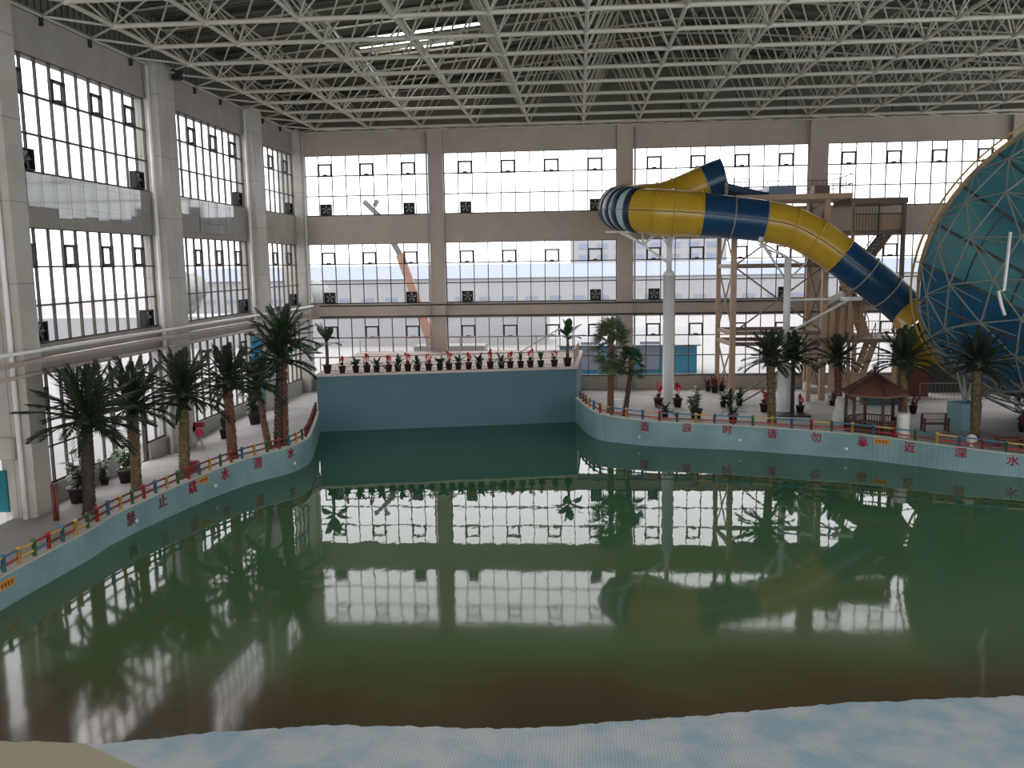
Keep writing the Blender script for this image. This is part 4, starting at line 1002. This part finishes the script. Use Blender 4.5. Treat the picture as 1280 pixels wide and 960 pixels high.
# stair flights zigzagging down
def flight(pa, pb, w, mt):
    pa = Vector(pa); pb = Vector(pb); m = MB(); y = Vector((0,w,0))
    for o in (Vector((0,0,0)), y): m.bar(pa+o, pb+o, .07, .32)
    n = 12
    for i in range(n+1): c = pa.lerp(pb, i/n); m.box((c.x-.15,c.y,c.z-.02),(c.x+.15,c.y+w,c.z+.03))
    m.build('stair_flight', mt, tw); r_ = MB()
    for o in (Vector((0,0,1)),): r_.bar(pa+o, pb+o, .04)
    for i in range(6): c = pa.lerp(pb, i/5); r_.bar(c, c+Vector((0,0,1)), .03)
    r_.build('stair_rail', mt, tw)
zlow = RY(1060,424,YA).z
flight(P3(1112,292,YA+.6), P3(1070,346,YA+.6), 1.3, M['brown'])
flight(P3(1060,350,YA+1.2), P3(1085,422,YA+1.2), 1.2, M['tan'])
flight(P3(1030,426,YA+.2), P3(1062,486,YA+.2), 1.3, M['tan'])
flight(P3(1094,426,YA+.4), P3(1072,484,YA+.4), 1.2, M['tan'])
# low platform and small hut
h0, h1 = RY(1008,424,YA).x, RY(1122,424,YA).x
MB().box((h0,YA-.8,zlow-.12),(h1,YBk-.2,zlow+.08)).build('lower_platform', M['brown'], tw)
hx0, hx1 = RY(1044,424,YA).x, RY(1082,424,YA).x; zh = RY(1060,384,YA).z; za_ = RY(1070,368,YA).z
for x in (hx0, hx0+.55, hx1-.1, hx1-.6): MB().box((x,YA+.9,zlow+.08),(x+.22,YA+1.1,zh)).build('hut_post', M['tan'], tw)
MB().box((hx0,YA+2.4,zlow+.08),(hx1,YA+2.5,zh)).build('hut_wall', M['tan'], tw)
m = MB(); xm = (hx0+hx1)/2+.2; a = [(hx0-.2,YA+.7,zh),(xm,YA+.7,za_),(hx1+.4,YA+.7,zh),(hx1+.4,YA+.7,zh+.1),(xm,YA+.7,za_+.1),(hx0-.2,YA+.7,zh+.1)]
bk = [(x,YBk-.3,z) for x,_,z in a]; m.poly(a[::-1]); m.poly(bk)
for i in range(6): m.poly([a[i],a[(i+1)%6],bk[(i+1)%6],bk[i]])
m.build('roof_cover', M['brown'], tw)
trail([(hx1-.2,YA-.7),(h1,YA-.7)], zlow+.08, .95, .14, M['rail']); trail([(hx0,YA-.7),(hx1-.3,YA-.7)], zlow+.08, .95, .12, M['tan'])
for x in (1012,1040,1068,1119): p = RY(x,424,YA-.6); tb('leg', down(p), (p.x,p.y,zlow), .2)
for x0_, x1_ in ((1040,1068),): A, B = RY(x0_,424,YA-.6), RY(x1_,424,YA-.6); tb('brace', (A.x,A.y,ZF), (B.x,B.y,zlow), .07); tb('brace', (A.x,A.y,zlow), (B.x,B.y,ZF), .07)
# red/ochre wall panel and dark block right of the tower
p = RY(1146,455,50.5); tag(MB().box((p.x-.7,50.5,ZF),(p.x+.7,50.8,p.z+.6)).build('partition_panel', mat('maroon_panel', (.10,.03,.025), .7), origin=(p.x,50.5,ZF)), 'dark red and brown partition panel behind the palm right of the pavilion', 'panel')
dk = thing('dark_block', 'dark low block behind the railing under the blue funnel', 'hut', RY(1190,490,52.5)*1.0)
p = RY(1162,455,52.0); q = RY(1215,455,52.0)
MB().box((p.x,52.0,ZF),(q.x+6,53.6,p.z+.5)).build('block_body', mat('dark_block_paint', (.035,.04,.038), .9), dk)  # dark box filling the dark area behind the railing
MB().box((p.x-.1,51.9,p.z+.5),(q.x+6.1,53.65,p.z+.62)).build('roof_cover', M['brown'], dk)
railing('deck_railing', [(RY(1150,490,49).x,49.0),(RY(1262,490,49).x,49.0)], ZF, .95, 'grey-brown railing across the right back of the deck under the funnel', m=M['brown'], bal=.2)

# ------------------------------------------------------------------ funnel
az, el, R0, R1, LEN = .10, -.40, 6.95, 1.7, 13.5
A = Vector((math.cos(el)*math.sin(az), -math.cos(el)*math.cos(az), math.sin(el))); E1 = A.cross(Vector((0,0,1))).normalized(); E2 = E1.cross(A)
FC0 = Vector((22.3, 42.0, H-.25))
def cpt(s, a, off=0): # s 0..1 along axis, angle
    rr_ = R0+(R1-R0)*s+off; return FC0 + A*(LEN*s) + (E1*math.cos(a)+E2*math.sin(a))*rr_
fn = thing('slide_funnel', 'giant blue funnel of the water slide in a steel lattice at the right edge', 'water slide', (FC0.x, FC0.y, ZF))
NA = 24; rk = random.Random(9)
for k in range(NA):
    m = MB(); a0_, a1_ = 2*PI*k/NA, 2*PI*(k+1)/NA
    for i in range(8):
        for j in range(3):
            u0, u1 = a0_+(a1_-a0_)*j/3, a0_+(a1_-a0_)*(j+1)/3; m.poly([cpt(i/8,u0),cpt(i/8,u1),cpt((i+1)/8,u1),cpt((i+1)/8,u0)], True)
    m.build('funnel_panel', M['cone_teal_backlit'] if (H-.9 < cpt(.2,(a0_+a1_)/2).z < H+3.2 and cpt(.2,(a0_+a1_)/2).x < FC0.x) else M['cone_blue'], fn)
m = MB()
for k in range(NA): m.bar(cpt(0,2*PI*k/NA,.03), cpt(1,2*PI*k/NA,.03), .07, .10)
for s_ in (.16,.32,.48,.64,.8):
    n = 72
    for k in range(n): m.bar(cpt(s_,2*PI*k/n,.02), cpt(s_,2*PI*(k+1)/n,.02), .05)
m.build('panel_seams', M['dark_steel'], fn)
m = MB(); n = 96
for k in range(n): m.bar(cpt(0,2*PI*k/n,.05)-A*.1, cpt(0,2*PI*(k+1)/n,.05)-A*.1, .13, .22)
m.build('rim_flange', M['gold'], fn)
m = MB(); 
for k in range(n): m.bar(cpt(-.02,2*PI*k/n,.2), cpt(-.02,2*PI*(k+1)/n,.2), .08)
for k in range(0, n, 4): m.bar(cpt(-.02,2*PI*k/n,.2), cpt(0,2*PI*k/n,0), .05)
m.build('rim_pipe', M['gold'], fn)
SS = [0,.07,.17,.30,.42,.55,.70,.86]; NK = 20; OUTS = [.14,.5,.8,.8,.8,.8,.8,.8]
for si, s_ in enumerate(SS):
    m = MB()
    for k in range(NK): m.tube([cpt(s_,2*PI*(k+.5*(si%2))/NK,OUTS[si]), cpt(s_,2*PI*(k+1+.5*(si%2))/NK,OUTS[si])], .038, 6, cap=False)
    m.build('lattice_ring', M['steel'], fn)
for k in range(NK):
    m = MB()
    for si in range(len(SS)-1):
        h = .5*(si % 2); h2 = .5*((si+1) % 2); p_ = cpt(SS[si],2*PI*(k+h)/NK,OUTS[si])
        for dk_ in ((0, 1) if si % 2 else (-1, 0)): m.tube([p_, cpt(SS[si+1],2*PI*(k+dk_+h2)/NK,OUTS[si+1])], .034, 6, cap=False)
        m.tube([p_, cpt(SS[si]+.06,2*PI*(k+h+.25)/NK,0)], .022, 5, cap=False); m.tube([p_, cpt(SS[si]+.06,2*PI*(k+h-.25)/NK,0)], .022, 5, cap=False); m.tube([p_, cpt(max(0,SS[si]-.05),2*PI*(k+h)/NK,0)], .022, 5, cap=False)
    m.build('lattice_web', M['steel'], fn)
# yellow throat between the tube and the rim
e_ = SPth[-1]; cE = Vector(e_[:3]); tgt = RY(1168, 423, 44.6); MB().tube([cE, cE.lerp(tgt,.5), tgt], [.95, 1.25, 1.8], 28, cap=False).build('yellow_throat', M['yellow'], fn)
# vertical white drain pipe on the lattice
tag(MB().tube([P3(1263,290,33.5),P3(1255,363,33.5),P3(1248,364,33.5),P3(1252,382,33.5),P3(1256,394,33.5)], .06, 8).build('drain_pipe', M['white'], origin=P3(1263,290,33.5)), 'cranked white pipe running down the outside of the funnel lattice', 'pipe')
# plinth with three raking struts
pb = RD(1204, 537); pl = thing('funnel_support', 'blue-grey concrete plinth carrying three raking steel struts under the funnel', 'support', pb)
MB().cbox(pb, 1.0, 1.0, 1.25, .25).build('plinth', M['plinth'], pl)
for x, y, Y in ((1192,440,pb.y+2),(1206,440,pb.y+1.5),(1235,430,pb.y+1)): MB().tube([pb+Vector((0,0,1.2)), RY(x,y,Y)], .07, 8).build('strut', M['steel'], pl)
# big inclined truss legs near the right
tl = thing('funnel_truss', 'sloping steel lattice truss under the lower edge of the funnel', 'truss', RY(1278,500,40))
def lt(a, b2, w): MB().tube([a, b2], w, 6).build('truss_member', M['steel'], tl)
a0p, a1p = P3(1170,437,41.5), P3(1285,500,40.5); b0p, b1p = P3(1182,432,41), P3(1285,478,40)
lt(a0p, a1p, .07); lt(b0p, b1p, .06)
for i in range(7): lt(a0p.lerp(a1p,i/7), b0p.lerp(b1p,(i+.5)/7), .035); lt(b0p.lerp(b1p,(i+.5)/7), a0p.lerp(a1p,(i+1)/7), .035)
lt(a1p, Vector((a1p.x, a1p.y, ZF)), .1)
for i, (xa, ya, xb2, yb2) in enumerate(((1212,400,1222,545),)): pass

# ------------------------------------------------------------------ pavilion
pv = RD(1091, 541); pav = thing('garden_pavilion', 'small red-brown hexagonal wooden pavilion with pointed slatted roof', 'pavilion', pv)
Rp = 1.12; zE = 1.72; zA = 2.55
MB().lathe([(Rp+.12,0),(Rp+.12,.08),(Rp+.05,.1)], pv, 6).build('base', M['wood'], pav)
cor = [Vector((math.cos(PI/6+PI/3*k)*Rp, math.sin(PI/6+PI/3*k)*Rp, 0)) for k in range(6)]
for c_ in cor: MB().lathe([(.07,.08),(.07,zE)], pv+c_, 8).build('post', M['wood'], pav)
m = MB(); ribs = MB(); k_ = 1.2
for i in range(6):
    a, b2 = pv+cor[i]*k_+Vector((0,0,zE-.02)), pv+cor[(i+1)%6]*k_+Vector((0,0,zE-.02)); ap = pv+Vector((0,0,zA)); m.poly([a,b2,ap]); m.poly([b2-Vector((0,0,.06)),a-Vector((0,0,.06)),ap-Vector((0,0,.1))])
    m.poly([a-Vector((0,0,.06)),b2-Vector((0,0,.06)),b2,a]); ribs.bar(a+Vector((0,0,.03)), ap+Vector((0,0,.03)), .05)
    for j in range(1, 9): e2_ = a.lerp(b2, j/9); top = ap.lerp(a.lerp(b2,.5), abs(j/9-.5)*1.9) if False else ap.lerp(e2_, .06); ribs.bar(e2_+Vector((0,0,.02)), top+Vector((0,0,.02)), .022)
m.build('roof', M['roof_wood'], pav); ribs.build('roof_ribs', M['wood'], pav)
MB().lathe([(.10,0),(.05,.08),(.09,.14),(.02,.28)], pv+Vector((0,0,zA)), 10).build('finial', M['wood'], pav)
rl = MB(); fr_ = MB()
for i in range(6):
    a, b2 = pv+cor[i], pv+cor[(i+1)%6]; U = Vector((0,0,1))
    fr_.bar(a+U*(zE-.05), b2+U*(zE-.05), .06).bar(a+U*(zE-.28), b2+U*(zE-.28), .04)
    for j in range(9): p_ = a.lerp(b2, (j+.5)/9); fr_.bar(p_+U*(zE-.28), p_+U*(zE-.05), .02)
    if i != 4: 
        rl.bar(a+U*.62, b2+U*.62, .05).bar(a+U*.18, b2+U*.18, .04)
        for j in range(10): p_ = a.lerp(b2, (j+.5)/10); rl.bar(p_+U*.15, p_+U*.62, .035)
        q_ = (a-pv)*.8+pv; w_ = (b2-pv)*.8+pv; rl.bar(q_+U*.36, w_+U*.36, .3, .04)
    else:
        rl.bar(a+U*.62, b2+U*.62, .05).bar(a+U*.18, b2+U*.18, .04)
        for j in range(10): p_ = a.lerp(b2, (j+.5)/10); rl.bar(p_+U*.15, p_+U*.62, .035)
fr_.build('frieze', M['wood'], pav); rl.build('railing', M['wood'], pav)
q = RD(1100,505); tag(MB().cbox(q, 1.9,.6,.8).build('teal_counter', M['teal'], origin=q), 'teal low block seen through the pavilion', 'block')

# bench
bp_ = RD(1169, 540); bn_ = thing('garden_bench', 'dark wooden garden bench with slatted back on the right deck', 'bench', bp_)
W = 1.0; MB().box(bp_+Vector((-W/2,-.12,.34)), bp_+Vector((W/2,.25,.40))).build('seat', M['wood'], bn_)
for s_ in (-1,1):
    MB().box(bp_+Vector((s_*W/2-.04,-.14,0)), bp_+Vector((s_*W/2+.04,-.06,.56))).build('leg', M['wood'], bn_); MB().box(bp_+Vector((s_*W/2-.04,.2,0)), bp_+Vector((s_*W/2+.04,.28,.78))).build('leg', M['wood'], bn_)
    MB().box(bp_+Vector((s_*W/2-.05,-.16,.54)), bp_+Vector((s_*W/2+.05,.28,.60))).build('armrest', M['wood'], bn_)
m = MB().box(bp_+Vector((-W/2,.22,.72)), bp_+Vector((W/2,.26,.80))).box(bp_+Vector((-W/2,.22,.46)), bp_+Vector((W/2,.26,.51)))
for i in range(11): x = -W/2+.05+i*.09; m.box(bp_+Vector((x,.23,.5)), bp_+Vector((x+.035,.25,.74)))
m.build('backrest', mat('bench_back', (.30,.22,.17), .6), bn_)
# driftwood seat / timber pile at the right
q = RD(1263, 560); tr_ = thing('timber_seat', 'rough timber seat with crossed logs by the fence at the right edge', 'bench', q)
MB().tube([q+Vector((-.7,0,.12)),q+Vector((.7,.1,.45))], .07, 8).build('log', M['bark_red'], tr_); MB().tube([q+Vector((-.6,.2,.42)),q+Vector((.6,0,.15))], .07, 8).build('log', M['bark_red'], tr_); MB().box(q+Vector((-.5,-.1,.34)), q+Vector((.5,.25,.40))).build('plank', M['bark_red'], tr_)
for x in (-.45,.45): MB().box(q+Vector((x-.04,-.05,0)), q+Vector((x+.04,.2,.34))).build('leg', M['wood'], tr_)
# globe garden lamp
q = RD(1214, 560); gl = thing('garden_lamp', 'small white mushroom-shaped garden lamp by the fence in front of the last palm', 'lamp', q)
MB().lathe([(.07,0),(.06,.25)], q, 10).build('lamp_base', M['wrap'], gl); MB().lathe([(.04,.22),(.19,.26),(.2,.38),(.12,.5),(.02,.54)], q, 14).build('lamp_shade', M['wrap'], gl)
# white cabinet between the fan palms
q = RD(773, 514.5); cb = thing('electric_cabinet', 'small white electric cabinet between the two fan palms', 'cabinet', q)
MB().box(q+Vector((-.17,-.12,0)), q+Vector((.17,.12,.55))).build('body', M['white'], cb); MB().box(q+Vector((-.14,-.135,.05)), q+Vector((.14,-.12,.5))).build('door', M['white'], cb); MB().box(q+Vector((-.2,-.15,.55)), q+Vector((.2,.15,.59))).build('lid', M['white'], cb)
# red round sign on a tripod
q = RD(249, 562); sg = thing('round_stand', 'small round red drum on thin metal legs by the left wall', 'stand', q); c_ = RY(249, 541, q.y)
MB().tube([c_+Vector((0,-.05,0)), c_+Vector((0,.05,0))], .18, 16).build('red_disc', M['red_paint'], sg)
for dx, dy in ((-.22,0),(.22,.05),(.0,.3)): MB().tube([q+Vector((dx,dy,0)), c_], .015, 5).build('leg', M['steel'], sg)
c_ = RX(243,531,-16.5); tag(MB().tube([c_, c_+Vector((.4,0,0))], .12, 12).box(c_+Vector((-.38,-.2,-.3)), c_+Vector((0,.2,-.06))).build('fire_bell', M['red_paint'], origin=c_), 'small red box on the left wall above the round red drum', 'box')
# red pot marks near the left fence
q = RD(241, 590); tag(MB().cbox(q, .45,.3,.4,.7).build('red_crate', M['red_paint'], origin=q), 'small red crate beside the third palm on the left deck', 'crate')
# white bundles by the tower foot
for i, (x, y) in enumerate(((1007,490),(1011,491),(1036,505))): 
    q = RD(x, y); tag(MB().lathe([(.14,0),(.18,.2),(.15,.5),(.08,.62)], q, 10).build('white_sack', M['wrap'], origin=q), 'upright white sack '+['left one of two by the tower foot','right one of two by the tower foot','standing alone left of the wrapped palm'][i], 'sack', 'white sacks by the tower')
q = RD(1020,490); tag(MB().cbox(q, 1.3,1.1,.35).build('concrete_footing', M['deck'], origin=q), 'square concrete footing at the tower foot', 'footing')
tag(MB().tube([RD(925,505)+Vector((0,0,.06)), P3(985,470,48.8)], .04, 6).build('leaning_pole', M['brown'], origin=RD(925,505)), 'thin brown pole leaning across the deck beside the tan tower', 'pole')
# low mat patches
# ------------------------------------------------------------------ outside
bld = thing('distant_warehouse', 'long pale industrial building with blue roof beyond the windows', 'building', (0,150,-.6))
MB().box((-70,150,-.6),(110,170,5.3)).build('wall', M['far_white'], bld)
MB().poly([(-70,149.6,5.3),(110,149.6,5.3),(110,160,7.6),(-70,160,7.6)]).poly([(-70,170.4,5.3),(-70,160,7.6),(110,160,7.6),(110,170.4,5.3)]).build('roof', M['far_blue'], bld)
m = MB()
for i in range(44): m.box((-69+4*i,149.9,1.6),(-67+4*i,150.05,2.2))
m.build('window_band', M['far_blue'], bld)
b2_ = thing('distant_tower_block', 'pale multi-storey block beyond the warehouse', 'building', (20,210,-.6)); MB().box((-2,210,-.6),(34,225,14)).build('wall', M['far_white'], b2_); m = MB()
for i in range(8):
    for j in range(4): m.box((0+4.2*i,209.9,3+2.6*j),(2.4+4.2*i,210,4.2+2.6*j))
m.build('window_band', M['far_blue'], b2_)
lowb = thing('white_container_row', 'low white wall and container row just outside the back windows', 'building', (-20,90,-.6)); MB().box((-60,90,-.6),(-3.2,96,2.6)).build('wall', M['far_white'], lowb)
sh = thing('blue_site_hut', 'blue site hut with white roof outside the back windows', 'building', (5,64,-.6)); s0_, s1_ = RY(700,450,64).x, RY(871,450,64).x; zr_ = RY(800,431,64).z; zr2 = RY(800,419,64).z
MB().box((s0_,64,-.6),(s1_,68,zr_)).build('wall', M['shed_blue'], sh); MB().poly([(s0_-.2,63.7,zr_),(s1_+.3,63.7,zr_),(s1_+.3,68.3,zr2+.25),(s0_-.2,68.3,zr2+.25)]).poly([(s0_-.2,63.7,zr_-.08),(s0_-.2,68.3,zr2+.17),(s1_+.3,68.3,zr2+.17),(s1_+.3,63.7,zr_-.08)]).build('roof', M['far_white'], sh)
m = MB()
for px in (738,812): a = RY(px,455,64).x; m.box((a-.7,63.95,-.1),(a+.7,64,1.9))
m.build('window', M['far_blue'], sh)
crn = thing('mobile_crane', 'orange telescopic crane leaning outside the leftmost back windows', 'crane', RY(545,440,75))
pts = [RY(550,455,75),RY(521,376,75),RY(500,318,75),RY(489,306,75),RY(472,268,75)]
MB().bar(pts[0],pts[1],.75,.8).build('boom_section', M['crane'], crn); MB().bar(pts[1],pts[2],.6,.65).build('boom_section', M['crane'], crn); MB().bar(pts[2],pts[4],.4,.45).build('boom_section', M['crane_grey'], crn)
MB().bar(pts[4],RY(455,252,75),.3,.4).bar(RY(468,258,75),RY(472,250,75),.3).build('jib_head', M['crane_grey'], crn)
c_ = Vector((pts[0].x+1, 75, -.6)); MB().cbox(c_+Vector((0,0,.5)), 6,2.5,.9).build('chassis', M['crane_grey'], crn)
for x in (-2.5,-.8,.9,2.5): MB().tube([c_+Vector((x,-1.3,.45)),c_+Vector((x,-.9,.45))], .5, 14).build('wheel', M['black'], crn)
rt = random.Random(11)
for i, (x, y, h) in enumerate(((-75,20,6),(-70,38,5),(-78,55,7),(-66,68,6),(-80,85,8),(-60,-2,6),(-50,110,6),(-36,118,5))):
    r = thing('roadside_tree', 'hazy grey-green tree beyond the left windows, %s from the near end' % ORD[i], 'tree', (x,y,-.6), 'hazy trees outside the left windows')
    MB().tube([(x,y,-.6),(x,y,h*.5)], [.25,.15], 8).build('trunk', M['bark_dark'], r); m = MB()
    for k in range(7):
        c_ = Vector((x+rt.uniform(-1.8,1.8), y+rt.uniform(-1.8,1.8), h*.55+rt.uniform(0,h*.4))); q_ = rt.uniform(1.2,2.0); m.lathe([(q_*.1,-q_),(q_*.75,-q_*.6),(q_,0),(q_*.75,q_*.6),(q_*.1,q_)], c_, 10)
    m.build('foliage', M['far_tree'], r)
